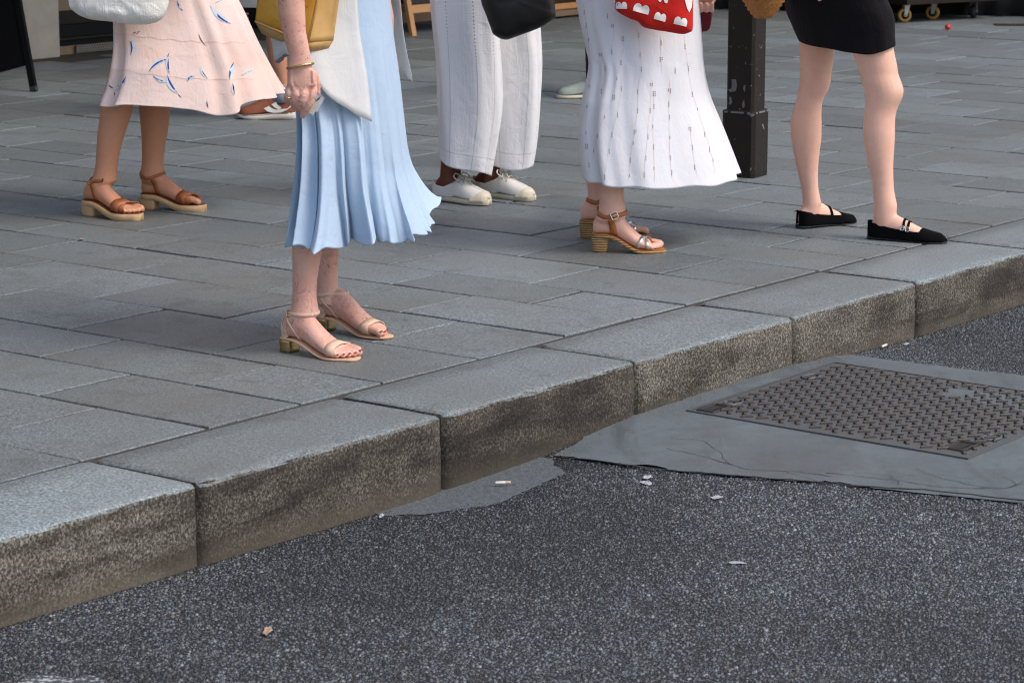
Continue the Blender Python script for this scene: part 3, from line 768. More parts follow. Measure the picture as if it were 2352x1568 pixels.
class Foot:
    """frame on the ground: origin under the heel's back, x towards the toes, y to the wearer's left"""
    def __init__(s, heel, ang, L, hw=1.0, rise=.0, plat=.006, side=1):
        s.o = np.array((heel[0], heel[1], 0.0)); a = R(ang); s.x = np.array((math.cos(a), math.sin(a), 0)); s.y = np.array((-math.sin(a), math.cos(a), 0)); s.z = np.array((0, 0, 1.0))
        s.L = L; s.hw = hw; s.rise = rise; s.plat = plat; s.side = side        # side=+1: big toe on +y
    def p(s, sx, y, z): return s.o + s.x * (sx * s.L) + s.y * y + s.z * z
    def sole(s, t):
        k = min(1.0, max(0.0, (t - .20) / .50)); k = k * k * (3 - 2 * k)
        return s.plat + s.rise * (1 - k)
    def half(s, t):      # half widths (inner, outer)
        i = interp([0, .03, .08, .18, .32, .45, .6, .72, .82, .92, .98, 1.0], [.010, .020, .027, .031, .029, .029, .034, .041, .042, .036, .024, .012], t)
        o = interp([0, .03, .08, .18, .32, .45, .6, .72, .82, .92, .98, 1.0], [.010, .020, .027, .031, .033, .035, .039, .044, .041, .026, .012, .006], t)
        return i * s.hw, o * s.hw
    def section(s, t, top, bot=None, grow=0.0, n=20, pw=.8):
        i, o = s.half(t); i += grow; o += grow; b = s.sole(t) if bot is None else bot
        cy = (i - o) / 2 * s.side; w = (i + o) / 2; h = (top - b) / 2; out = []
        for k in range(n):
            a = 2 * math.pi * k / n; c, q = math.cos(a), math.sin(a)
            taper = 1 - .28 * max(0, q)
            out.append(s.p(t, cy + w * taper * math.copysign(abs(c) ** pw, c), b + h + h * math.copysign(abs(q) ** pw, q)))
        return out
    def topz(s, t):      # height of the instep above the sole
        return interp([0, .04, .10, .20, .30, .42, .55, .68, .78, .86, 1.0], [.040, .058, .075, .090, .090, .078, .062, .046, .034, .025, .020], t)
    def body(s, m, toes=True, shrink=0.0, end=.80):
        rr = []
        for t in (0.0, .02, .05, .10, .17, .25, .33, .42, .51, .60, .68, .75, end):
            rr.append(s.section(t, s.sole(t) + s.topz(t) - shrink, s.sole(t) + .0006 + (.010 if t < .01 else 0) + shrink, -shrink))
        if not toes:
            for t in (.88, .94): rr.append(s.section(t, s.sole(t) + s.topz(t) * .8, s.sole(t) + .003, -.004 - shrink))
        loft(m, rr)
        if toes:
            i, o = s.half(.80)
            ys = [.78 * i, .30 * i, -.10 * o, -.45 * o, -.80 * o]; tip = [1.0, .985, .955, .918, .875]; rad = [.0118, .0088, .0084, .0080, .0078]
            s.tips = []
            for y, tp, r in zip(ys, tip, rad):
                r *= s.hw; yy = y * s.side; b = s.plat + .001
                pts = [s.p(.72, yy * .95, b + r + .010), s.p((.72 + tp) / 2, yy, b + r + .007), s.p(tp - .055, yy, b + r + .0035), s.p(tp - r / s.L, yy * .97, b + r * .92)]
                tube(m, pts, [r * 1.05, r, r * .98, r * .92], 12)
                s.tips.append((s.p(tp - r / s.L * .7, yy * .97, b + r * 1.72), r))
    def nails(s, mt, parent, name='toenail'):
        for c, r in s.tips:
            rr = []
            for k, (dx, w) in enumerate(((-.9, .55), (-.3, .72), (.3, .70), (.75, .45))):
                cc = c + s.x * dx * r * .75 - s.z * (max(0, dx) ** 2) * r * .55
                rr.append([cc + s.y * w * r * q + s.z * (.0004 - .30 * r * q * q) for q in (-1, -.5, 0, .5, 1)])
            obj(name, loft(Mesh(), rr, cap=False, close=False), mt, parent, solid=.0012, off=1)

def leg_rings(m, spec, Y, depth=1.06, n=22, lean=0.0, top=None):
    """spec: (ypx, xl, xr) from the ankle up, or bottom-first; Y world depth at the ankle"""
    spec = sorted(spec, key=lambda q: -q[0]); y0 = spec[0][0]; rr = []
    for (yy, xl, xr) in spec:
        Yc = Y + lean * (y0 - yy) / 600.0
        a, b = at(xl, yy, Yc), at(xr, yy, Yc); c = (a + b) / 2; rx = np.linalg.norm(b - a) / 2
        rr.append(ellip(c, rx, rx * depth, n))
    if top is not None:
        for (p, r) in top: rr.append(ellip(p, r, r, n))
    return loft(m, rr), np.array(rr[0]).mean(0), np.array(rr[len(spec) - 1]).mean(0)

def upper_body(m, hip, face, h=1.64, arms=((0, 0),), broad=1.0):
    """pelvis, torso, neck, head; hip = pelvis centre, face = heading angle"""
    hip = np.array(hip, float); a = R(face); fx = np.array((math.cos(a), math.sin(a), 0)); sd_ = np.array((-math.sin(a), math.cos(a), 0)); up = np.array((0, 0, 1.0))
    rr = []
    for z, w, d, f in ((-.13, .09, .075, 0), (-.06, .165, .115, 0), (.02, .172, .12, -.005), (.10, .150, .105, 0), (.19, .128, .092, .005), (.30, .140, .10, .01), (.40, .155, .11, .01), (.48, .170, .09, 0), (.53, .12, .07, -.005), (.56, .058, .056, 0), (.62, .050, .052, .01), (.66, .05, .055, .015)):
        rr.append(ellip(hip + up * z + fx * f, d * broad, w * broad, 24, fx, sd_))
    loft(m, rr)
    c = hip + up * .76 + fx * .03; rr = []
    for k in range(1, 12):
        t = math.pi * k / 12; r = math.sin(t); rr.append(ellip(c - up * .115 * math.cos(t), .098 * r, .076 * r, 20, fx, sd_))
    loft(m, rr); tube(m, [c + fx * .085 - up * .0, c + fx * .108 - up * .025], [.010, .014], 10)
    for s in (-1, 1): tube(m, [c + sd_ * s * .075 + up * .012, c + sd_ * s * .077 - up * .025], [.014, .010], 8)
    return fx, sd_, hip + up * .47, c
def arm(m, sh, el, wr):
    tube(m, [sh, (np.array(sh) * .5 + np.array(el) * .5), el], [.047, .041, .035], 16); 
    tube(m, [el, np.array(el) * .6 + np.array(wr) * .4, wr], [.035, .036, .025], 16)
def fist(m, wr, d, side):
    d = np.array(d, float); d /= np.linalg.norm(d); side = np.array(side, float); fwd = np.cross(d, side)
    pc_ = np.array(wr) + d * .05; rr = []
    for t, w, th in ((-.05, .025, .02), (0, .034, .018), (.045, .040, .015)): rr.append(ellip(pc_ + d * t, w, th, 14, side, fwd))
    loft(m, rr)
    for k in range(4):
        b = pc_ + d * .045 + side * (.03 - .02 * k); tube(m, [b - d * .01, b + d * .032, b + d * .038 + fwd * .024, b + d * .012 + fwd * .034], [.0095, .009, .0085, .008], 10)
    b = pc_ + side * .036; tube(m, [b - d * .02, b + side * .012 + d * .02 + fwd * .012, b + d * .045 + fwd * .022], [.012, .0105, .009], 10)

def band(name, bv, samples, width, thick, mt, parent, off=.0012, axis=None, n=None):
    """leather band laid on a surface: samples = list of (target, outward dir[, half-width scale])"""
    C = []; Nn = []; Wd = []
    for s in samples:
        tg, d = np.array(s[0], float), np.array(s[1], float); d = d / np.linalg.norm(d)
        h = bv.ray_cast(Vector(tg + d * .075), Vector(-d), .2)
        if h[0] is None: h = bv.find_nearest(Vector(tg + d * .05))
        nn = np.array(h[1]); nn = nn / (np.linalg.norm(nn) + 1e-9)
        if nn @ d < 0: nn = -nn
        C.append(np.array(h[0])); Nn.append(.5 * nn + .5 * d); Wd.append(s[2] if len(s) > 2 else 1.0)
    C = np.array(C); k = len(C)
    for _ in range(2): 
        C2 = C.copy(); C2[1:-1] = .25 * C[:-2] + .5 * C[1:-1] + .25 * C[2:]
        for i in range(k):      # never sink below the skin
            if (C2[i] - C[i]) @ Nn[i] < 0: C2[i] = C2[i] - Nn[i] * ((C2[i] - C[i]) @ Nn[i]) / max(Nn[i] @ Nn[i], 1e-6)
        C = C2
    rr = []
    for i in range(k):
        t = C[min(i + 1, k - 1)] - C[max(i - 1, 0)]; t = t / (np.linalg.norm(t) + 1e-9)
        nn = Nn[i] - t * (Nn[i] @ t); nn = nn / (np.linalg.norm(nn) + 1e-9); b = np.cross(t, nn); w = width / 2 * Wd[i]; c = C[i] + nn * off
        rr.append([c - b * w, c - b * w + nn * thick, c + nn * (thick * 1.15), c + b * w + nn * thick, c + b * w, c - nn * off * .9])
    m = Mesh(); loft(m, rr)
    o = obj(name, m, mt, parent)
    return o, C, Nn
def over_foot(ft, t0, t1, n=22, a0=-25, a1=205, zc=.012):
    """samples for a strap across the foot from the outer to the inner side (t0 at a0, t1 at a1)"""
    S = []
    for k in range(n):
        q = k / (n - 1); a = R(a0 + (a1 - a0) * q); t = t0 + (t1 - t0) * q
        S.append((ft.p(t, 0, ft.sole(t) + zc), ft.y * math.cos(a) + ft.z * math.sin(a)))
    return S
def around(ft, t, zf, n=28, a0=0, a1=360, w=None):
    """samples in a tilted loop round the ankle; zf(angle) height, angle 0 = towards toes, 90 = +y"""
    S = []
    for k in range(n):
        q = k / (n - 1); a = R(a0 + (a1 - a0) * q); z = zf(math.degrees(a))
        S.append((ft.p(t, 0, z), ft.x * math.cos(a) + ft.y * math.sin(a)))
    return S
def pxband(bv, pts, n=14):
    """samples along a picture path that lies on the visible side of the body"""
    S = []
    for p in smooth_path(pts, n):
        r = ray(*p); h = bv.ray_cast(Vector((0, 0, CAM_H)), Vector(r / np.linalg.norm(r)), 40)
        if h[0] is None: continue
        nn = np.array(h[1]); S.append((np.array(h[0]), nn))
    return S
def sole_mesh(ft, thick, grow=.004, t1=1.015, heel=None, n=26, toe_round=True, arch=False):
    """sole (and block heel) following the foot bed"""
    rr = []
    for k in range(n + 1):
        t = -.012 + (t1 + .012) * k / n; tt = min(max(t, 0), 1)
        i, o = ft.half(tt); end = 1.0
        if t < .05: end = math.sqrt(max(0.02, 1 - ((.05 - t) / .064) ** 2))
        if t > .93: end *= math.sqrt(max(0.03, 1 - ((t - .93) / (t1 - .93 + .004)) ** 2))
        i = (max(i, .026 * ft.hw if t < .1 else .030 * ft.hw) + grow) * end; o = (max(o, .026 * ft.hw if t < .1 else .024 * ft.hw) + grow) * end
        z = ft.sole(tt); th = thick(tt) if callable(thick) else thick
        b = max(z - th, .0)
        pl, pr = ft.p(t, i * ft.side, 0), ft.p(t, -o * ft.side, 0)
        e = .0015
        rr.append([pl + ft.z * (b + e), pl + ft.z * (z - e), pl * .96 + pr * .04 + ft.z * z, pr * .96 + pl * .04 + ft.z * z, pr + ft.z * (z - e), pr + ft.z * (b + e), pr * .96 + pl * .04 + ft.z * b, pl * .96 + pr * .04 + ft.z * b])
    return loft(Mesh(), rr)
def heel_mesh(ft, t0, t1, tb0, tb1, drop=.0, grow=.003, n=14):
    """block heel: outline at the foot bed from t0..t1, at the ground from tb0..tb1"""
    rr = []
    for lev in range(6):
        q = lev / 5; a = t0 + (tb0 - t0) * q; b = t1 + (tb1 - t1) * q; ring_ = []
        for k in range(24):
            an = 2 * math.pi * k / 24; cx_, cy_ = math.cos(an), math.sin(an)
            px = math.copysign(abs(cx_) ** (.35 if cx_ > 0 else .8), cx_); py = math.copysign(abs(cy_) ** .5, cy_)
            t = (a + b) / 2 + (b - a) / 2 * px; i, o = ft.half(.12); w = (i + o) / 2 + grow - .004 * q
            zt = ft.sole(max(t, 0)) - drop
            ring_.append(ft.p(t, (i - o) / 2 * ft.side + w * py * (1 if cx_ > -.2 else .92), zt * (1 - q)))
        rr.append(ring_)
    return loft(Mesh(), rr)
def buckle(bv, c, n_, t_, w, h, r, mt, parent, name='buckle'):
    c, n_, t_ = (np.array(q, float) for q in (c, n_, t_)); n_ /= np.linalg.norm(n_); t_ = t_ - n_ * (t_ @ n_); t_ /= np.linalg.norm(t_); b = np.cross(n_, t_)
    pts = []
    for a in np.linspace(0, 2 * math.pi, 20, endpoint=False):
        ca, sa = math.cos(a), math.sin(a)
        pts.append(c + n_ * .0035 + t_ * w / 2 * math.copysign(abs(ca) ** .45, ca) + b * h / 2 * math.copysign(abs(sa) ** .45, sa))
    m = tube(Mesh(), pts, r, 8, closed=True, up=n_); tube(m, [c + n_ * .004 - t_ * w / 2, c + n_ * .0045 + t_ * w / 2], r * .8, 6)
    return obj(name, m, mt, parent)

# ------------------------------------------------------------------ cloth
def cloth(name, Lp, Rp, Y, depth, mt, parent, fold=None, nt=46, na=150, drop=0.0, hem=None, a0=0.0, a1=360.0, solid=.0016, back=1.0, sq_=.78, foldy=None):
    """draped tube. Lp/Rp: left and right outline (px) from top to hem at depth Y; fold(theta,t) radial factor; hem(theta) metres down at hem"""
    Lq, Rq = smooth_path(Lp, nt), smooth_path(Rp, nt); m = Mesh(); rings = []; full = abs(a1 - a0 - 360) < .1; us_ = []
    for i in range(nt):
        t = i / (nt - 1); yl, yr = Y if hasattr(Y, '__len__') else (Y, Y); ym = (yl + yr) / 2; kk = min(1, t * 1.6)
        a, b = at(*Lq[i], ym + (yl - ym) * kk), at(*Rq[i], ym + (yr - ym) * kk); c = (a + b) / 2; h = (b - a) / 2; d = depth(t) if callable(depth) else depth
        ring_ = []
        for j in range(na + (0 if full else 1)):
            th = R(a0 + (a1 - a0) * j / na); k = 1 + (fold(th, t) if fold else 0); s = math.sin(th)
            cx_ = math.cos(th); p = c + h * math.copysign(abs(cx_) ** sq_, cx_) * k + np.array((0, d * math.copysign(abs(s) ** sq_, s) * k * (back if s > 0 else 1), 0))
            p = p + np.array((0, foldy(th, t) if foldy else 0, -drop * t * t * max(0, -s)))
            if hem: p = p + np.array((0, 0, -hem(th) * t ** 3))
            ring_.append(p)
        rings.append(ring_)
    loft(m, rings, cap=False, close=full)
    me = m.data(name); n_ = len(rings[0]); uvl = me.uv_layers.new(name='UVMap')
    Y = ym; rad = np.linalg.norm(at(*Lq[nt // 2], Y) - at(*Rq[nt // 2], Y)) / 2 * 1.1; hh = abs(at(*Lq[0], Y)[2] - at(*Lq[-1], Y)[2])
    for p in me.polygons:
        js = [me.loops[l].vertex_index % n_ for l in p.loop_indices]; wrap = max(js) - min(js) > n_ // 2
        for l in p.loop_indices:
            vi = me.loops[l].vertex_index; i, j = divmod(vi, n_)
            if wrap and j < n_ // 2: j += n_
            uvl.data[l].uv = (R(a0 + (a1 - a0) * j / na) * rad, (1 - i / (nt - 1)) * hh)
    o = link(name, me, mt, parent)
    if solid: md = o.modifiers.new('thickness', 'SOLIDIFY'); md.thickness = solid; md.offset = 0
    return o
def pillow(name, out, Y, T, mt, parent=None, wr=.004, n=80, tilt=0.0, pw=.5, yoff=None, wscale=14):
    """soft bag: outline (px) at depth Y, thickness T"""
    P2 = smooth_path(list(out) + [out[0]], n + 1)[:-1]; P = [at(*q, Y) for q in P2]; c = sum(P) / n; rr = []
    ks = [.02, .2, .4, .58, .74, .86, .94, .985, 1.0]
    def ring_(k, s):
        d = s * T / 2 * (1 - k ** 3.2) ** pw
        return [np.array((c[0] + (p[0] - c[0]) * k, c[1] + d + tilt * (c[2] + (p[2] - c[2]) * k - c[2]) + (1 if k < .99 else .2) * wr * (nz(p[0] * wscale * k, p[2] * wscale * k, s * 3 + Y) + .5 * nz(p[0] * wscale * 2.3 * k, p[2] * wscale * 2.3 * k, s)), c[2] + (p[2] - c[2]) * k)) for p in P]
    for k in ks: rr.append(ring_(k, -1))
    for k in ks[-2::-1]: rr.append(ring_(k, 1))
    m = loft(Mesh(), rr); me = m.data(name); uvl = me.uv_layers.new(name='UVMap')
    for l in me.loops: v = me.vertices[l.vertex_index].co; uvl.data[l.index].uv = (v.x, v.z)
    return link(name, me, mt, parent)
def decal(name, polys, bv, mt, parent, off=.0012, ladder=False, kind=None):
    """flat print laid on a curved surface; polys in px: polygons, or ladders of (left,right) pairs"""
    m = Mesh(); O = Vector((0, 0, CAM_H))
    def hit(p):
        r = ray(*p); r = r / np.linalg.norm(r); h = bv.ray_cast(O, Vector(r), 40)
        return None if h[0] is None else (h[0] - Vector(r) * off * 1.6)
    for poly in polys:
        if ladder:
            prev = None
            for a, b in poly:
                ha, hb = hit(a), hit(b)
                if ha is None or hb is None: prev = None; continue
                if prev is not None and (ha - prev[0]).length < .05: m.add([prev[0], prev[1], hb, ha], [(0, 1, 2, 3)])
                prev = (ha, hb)
        else:
            bm = bmesh.new(); bm.faces.new([bm.verts.new((p[0], p[1], 0)) for p in poly]); bmesh.ops.triangulate(bm, faces=bm.faces[:])
            bmesh.ops.subdivide_edges(bm, edges=[e for e in bm.edges if e.calc_length() > 6], cuts=1); bmesh.ops.triangulate(bm, faces=bm.faces[:])
            bm.verts.index_update(); H = [hit((v.co.x, v.co.y)) for v in bm.verts]
            if all(h is not None for h in H): m.add(H, [[v.index for v in f.verts] for f in bm.faces])
            bm.free()
    if not m.v: return None
    return obj(name, m, mt, parent, smooth=True, kind=kind)
def crescent(p0, p1, bow, w, n=12):
    """leaf stroke from p0 to p1: bow sideways, tapering; returns ladder"""
    p0, p1 = np.array(p0, float), np.array(p1, float); d = p1 - p0; l = np.linalg.norm(d); nn = np.array((-d[1], d[0])) / l; out = []
    for k in range(n + 1):
        t = k / n; c = p0 + d * t + nn * bow * 4 * t * (1 - t); ww = w * math.sin(math.pi * t) ** .8
        out.append((c - nn * ww / 2, c + nn * ww / 2))
    return out

for q in POST_PATCH: decal('bare_patch', [q], bvh_of([c for c in post.children if c.name.startswith('shaft' if q[0][1] < 255 else 'base')][0]), M['bare'], post, off=.0006)

# ------------------------------------------------------------------ shared leathers, metals, cloths
def leather(name, c, rough=.45, bump=.25): return simple(name, c, rough, .18, 35, bump, .0008, bscale=420)
M['tan'] = leather('tan_leather', '9c5a34'); M['tan2'] = leather('warm_tan_leather', 'a8632f')
M['clogwood'] = simple('pale_clog_wood', (.52, .34, .17), .5, .12, 18, .1, bscale=90)
M['insole'] = leather('brown_insole', '7a3f1f')
M['nude'] = leather('nude_suede', 'dcb99f', .75); M['nude_edge'] = leather('nude_sole_edge', 'cba183', .6)
M['gold'] = simple('hammered_gold', (.62, .44, .20), .28, .15, 60, .5, .003, 1.0, bscale=140)
M['goldpol'] = simple('polished_gold', (.80, .58, .28), .16, .05, 40, 0, 0, 1.0)
M['silver'] = simple('silver_metal_leather', (.72, .70, .66), .25, .08, 60, .2, .0006, .8)
M['steel'] = simple('bright_buckle_steel', (.75, .72, .66), .18, .05, 40, 0, 0, 1.0)
M['suede'] = simple('black_suede', (.0035, .0035, .004), .95, .3, 60, .4, .001, spec=.08, bscale=500)
M['redpolish'] = simple('red_nail_polish', (.36, .018, .030), .18, .05, 40, 0)
M['nail'] = simple('bare_nail', (.62, .40, .34), .3, .05, 40, 0)
M['canvas'] = simple('off_white_canvas', (.66, .63, .58), .9, .08, 25, .35, .0008, bscale=700)
M['gum'] = simple('cream_rubber', (.62, .54, .40), .6, .12, 25, .1)
M['lace'] = simple('cream_lace_cotton', (.62, .57, .50), .9, .1, 60, .4, .001, bscale=800)
def rope_mat():
    m, nt, b = mat('braided_jute'); n = N(nt); P = n.pos.outputs['Position']; z = n.sep(P)[2]
    row = n.math('SINE', n.math('MULTIPLY', n.math('ADD', z, n.math('MULTIPLY', n.noise(30, 2), .004)), 2 * math.pi / .0082))
    tw = n.noise(1, 2, vec=n.mapping(P, (230, 230, 300), (0, .6, 0)))
    h = n.math('ADD', n.math('MULTIPLY', row, .5), tw)
    col = n.mix(n.ramp(h, [(.0, 0), (.75, 1)]), (.16, .085, .032), (.50, .30, .12))
    n.put(b.inputs['Base Color'], col); sock(b, Roughness=.85); n.put(b.inputs['Normal'], n.bump(h, .8, .003)); return m
M['rope'] = rope_mat()

def leg(m, spec, ft, hip, mids, depth=1.06, lean=0.0, tr=lambda x, y: (x, y)):
    """leg from picture outlines; carries on under the clothes to the hip"""
    sp_ = []
    for (y, xl, xr) in spec: a = tr(xl, y); b = tr(xr, y); sp_.append((a[1], a[0], b[0]))
    Y = ft.p(.20, 0, 0)[1]; sp_.sort(key=lambda q: -q[0]); rr = []; y0 = sp_[0][0]
    for (yy, xl, xr) in smooth_path(sp_, 3 * len(sp_)):
        Yc = Y + lean * (y0 - yy) / 300.0; a, b = at(xl, yy, Yc), at(xr, yy, Yc); c = (a + b) / 2; rx = np.linalg.norm(b - a) / 2
        rr.append(ellip(c, rx, rx * depth, 22))
    c0 = np.array(rr[0]).mean(0); tgt = ft.p(.19, 0, ft.sole(.2) + .040); r0 = np.linalg.norm(rr[0][0] - rr[0][11]) / 2
    # blend into the foot
    rr.insert(0, ellip(c0 * .5 + tgt * .5, r0 * .98, r0 * .98, 22)); rr.insert(0, ellip(tgt, .034, .034, 22))
    last = np.array(rr[-1]).mean(0); hip = np.array(hip, float)
    for q, r in mids: rr.append(ellip(last + (hip - last) * q, r, r, 22))
    loft(m, rr)
def person(label, foot_a, foot_b):
    c = (foot_a.o + foot_b.o) / 2; return thing('person', label, 'person', c)
def top_garment(parent, hip, fx, sd_, mt, z0=.06, z1=.52, g=.014, name='top'):
    rr = []
    for z, w, d in ((z0, .175, .125), (.16, .150, .112), (.22, .143, .108), (.32, .150, .112), (.42, .166, .118), (.49, .176, .098), (z1, .13, .08)):
        if z < z0: continue
        rr.append(ellip(np.array(hip) + np.array((0, 0, z)), d + g, w + g, 40, fx, sd_))
    o = obj(name, loft(Mesh(), rr, cap=False), mt, parent, solid=.002); return o
def hair(parent, c, fx, sd_, mt, length=.12):
    rr = []; up = np.array((0, 0, 1.0)); c = np.array(c) - fx * .014
    for k in range(1, 12):
        t = math.pi * k / 14; r = math.sin(t) ** .8
        rr.append([q + up * .006 * nz(q[0] * 30, q[1] * 30, q[2] * 30) for q in ellip(c + up * (.122 * math.cos(t) + .008) - fx * .012 * k / 8, .104 * r, .088 * r, 26, fx, sd_)])
    obj('hair', loft(Mesh(), rr), mt, parent)
HAIR = simple('brown_hair', (.05, .03, .018), .5, .3, 90, .6, .004, bscale=260); HAIRG = simple('grey_hair', (.30, .29, .28), .5, .2, 90, .6, .004, bscale=260)

# ================================================================== person with pink skirt and clogs
zA = lambda x, y: (x * .3359, y * .3359)
A1 = Foot((-1.603, 9.925), -33, .262, 1.02, .034, .026, 1); A2 = Foot((-1.412, 10.085), -15, .252, 1.02, .034, .026, -1)
pA = person('person in a pink blue-print skirt and tan wooden clogs, leftmost of the group', A1, A2)
hipA = np.array((-1.30, 10.02, .95)); m = Mesh()
A1.body(m); A2.body(m)
leg(m, [(720, 690, 912), (800, 683, 895), (900, 668, 860), (1000, 660, 830), (1100, 655, 810), (1180, 642, 800), (1235, 628, 800)], A1, hipA + np.array((-.02, -.09, -.03)), [(.2, .062), (.5, .072), (.8, .085), (1, .088)], tr=zA)
leg(m, [(735, 948, 1168), (800, 955, 1160), (900, 965, 1150), (1000, 970, 1130), (1100, 970, 1120), (1160, 964, 1124), (1205, 955, 1130)], A2, hipA + np.array((.02, .09, -.03)), [(.2, .060), (.5, .072), (.8, .085), (1, .088)], tr=zA)
fx, sd_, sh, hc = upper_body(m, hipA, -25)
arm(m, sh - sd_ * .19, sh - sd_ * .21 - np.array((0, 0, .28)) - fx * .03, sh - sd_ * .20 + fx * .18 - np.array((0, 0, .38)))
arm(m, sh + sd_ * .19, sh + sd_ * .21 - np.array((0, 0, .28)), sh + sd_ * .2 + fx * .1 - np.array((0, 0, .40)))
fist(m, sh - sd_ * .20 + fx * .18 - np.array((0, 0, .38)), fx * .6 - np.array((0, 0, .5)), sd_ * 1.0); fist(m, sh + sd_ * .2 + fx * .1 - np.array((0, 0, .40)), fx * .3 - np.array((0, 0, 1)), fx)
bodyA = link('body', remesh(m, .0040, 6), SKIN['A'], pA); bvA = bvh_of(bodyA.data)
hair(pA, hc, fx, sd_, HAIR)
mt_pink, nt, b, n, col = fabric('pink_linen_print', 'f4dcd3', 700, .05, .30, .1, .12)
pk = n.ramp(n.noise(5, 3), [(.4, 0), (.62, .5)]); n.put(b.inputs['Base Color'], n.mix(pk, col, lin('f4cdba')))
top_garment(pA, hipA, fx, sd_, mt_pink, z0=.0)
def foldA(th, t):
    w = th + .25 * math.sin(2 * th + 1) + .12 * math.sin(5 * th)
    return (.014 + .075 * t ** 1.3) * (math.sin(9 * w + .8 * t) * .6 + .4 * math.sin(15 * w + 2)) - .02 * t
def hemA(th):
    x = math.cos(th); f = max(0, -math.sin(th))
    return .004 * math.sin(9 * th) + .012 * f * math.sin(5 * x + .5) + .030 * f * math.exp(-((x - .35) / .3) ** 2)
skA = cloth('skirt', [(262, -160), (260, -60), (262, 60), (262, 110), (255, 160), (245, 200), (233, 229)], [(470, -160), (512, -60), (556, 20), (592, 100), (619, 155), (638, 192), (650, 214)], (9.87, 10.07), lambda t: .17 + .05 * t, mt_pink, pA, foldA, nt=50, na=170, drop=.015, hem=hemA, back=1.25)
bvS = bvh_of(skA)
blue = simple('blue_print', lin('2b468e'), .9, .15, 60, 0); navy = simple('navy_print', lin('2a2f55'), .9, .15, 60, 0); pale = simple('pale_blue_print', lin('c6d2de'), .9, .1, 60, 0)
def leafset(items, mt, nm): 
    for (x0, y0, x1, y1, bow, w) in items: decal(nm, [crescent(zA(x0, y0), zA(x1, y1), bow * .336, w * .336)], bvS, mt, skA, ladder=True)
leafset([(1025, 492, 1155, 400, -22, 30), (1148, 380, 1160, 505, 8, 22), (1050, 515, 1150, 560, 12, 26), (1140, 515, 1215, 640, 14, 34), (900, 270, 895, 380, -18, 26), (785, 620, 865, 520, 12, 26), (1280, 560, 1335, 522, -14, 24), (1440, 40, 1580, 160, 16, 34), (1575, 545, 1605, 440, -10, 30), (1600, 560, 1595, 650, 4, 18), (1215, 0, 1250, 70, 8, 18), (1800, 670, 1850, 688, -6, 20), (1650, 520, 1745, 480, -8, 14), (1370, 455, 1420, 540, 10, 18), (1480, 20, 1520, 2, -4, 14)], pale, 'printed_leaf_wash')
leafset([(1015, 494, 1150, 405, -18, 12), (1152, 400, 1158, 505, 5, 12), (1045, 517, 1140, 558, 12, 9), (1142, 510, 1218, 642, 10, 14), (885, 275, 890, 380, -14, 10), (782, 622, 862, 520, 10, 11), (1282, 562, 1330, 522, -14, 11), (1436, 38, 1582, 165, 18, 14), (1572, 545, 1600, 425, -10, 13), (1210, 0, 1252, 75, 8, 9), (1800, 680, 1850, 690, -5, 12)], blue, 'printed_leaf')
leafset([(1145, 405, 1160, 358, -3, 5), (1215, 640, 1245, 670, 2, 5), (1590, 570, 1600, 655, -4, 10), (1370, 455, 1425, 540, 8, 6), (1358, 228, 1415, 318, 10, 6), (1645, 522, 1748, 480, -8, 4), (905, 232, 935, 218, 0, 5), (928, 236, 957, 212, 0, 5), (742, 582, 775, 605, 2, 8), (780, 630, 784, 655, 0, 5), (1415, 690, 1425, 740, 3, 7), (1445, 830, 1480, 790, -3, 10), (1505, 795, 1520, 822, 3, 8), (1680, 740, 1715, 770, 2, 5), (1470, 25, 1520, 3, -3, 4)], navy, 'printed_stroke')
seam = simple('tier_seam_thread', lin('e8c4b8'), .9, .05, 60, 0)  # pink line along each tier seam, deeper than the linen
for sm in [[(zA(x, y), zA(x, y + 4)) for x, y in zip(np.linspace(785, 1680, 60), 225 + 45 * np.sin(np.linspace(0, 2.1, 60)) + np.linspace(0, 25, 60) + 5 * np.sin(np.linspace(0, 40, 60)))], [(zA(x, y), zA(x, y + 4)) for x, y in zip(np.linspace(770, 1750, 60), 470 + 42 * np.sin(np.linspace(0, 2.6, 60)) + np.linspace(0, 45, 60) + 4 * np.sin(np.linspace(0, 40, 60)))]]: decal('tier_seam', [sm], bvS, seam, skA, off=.0008, ladder=True)
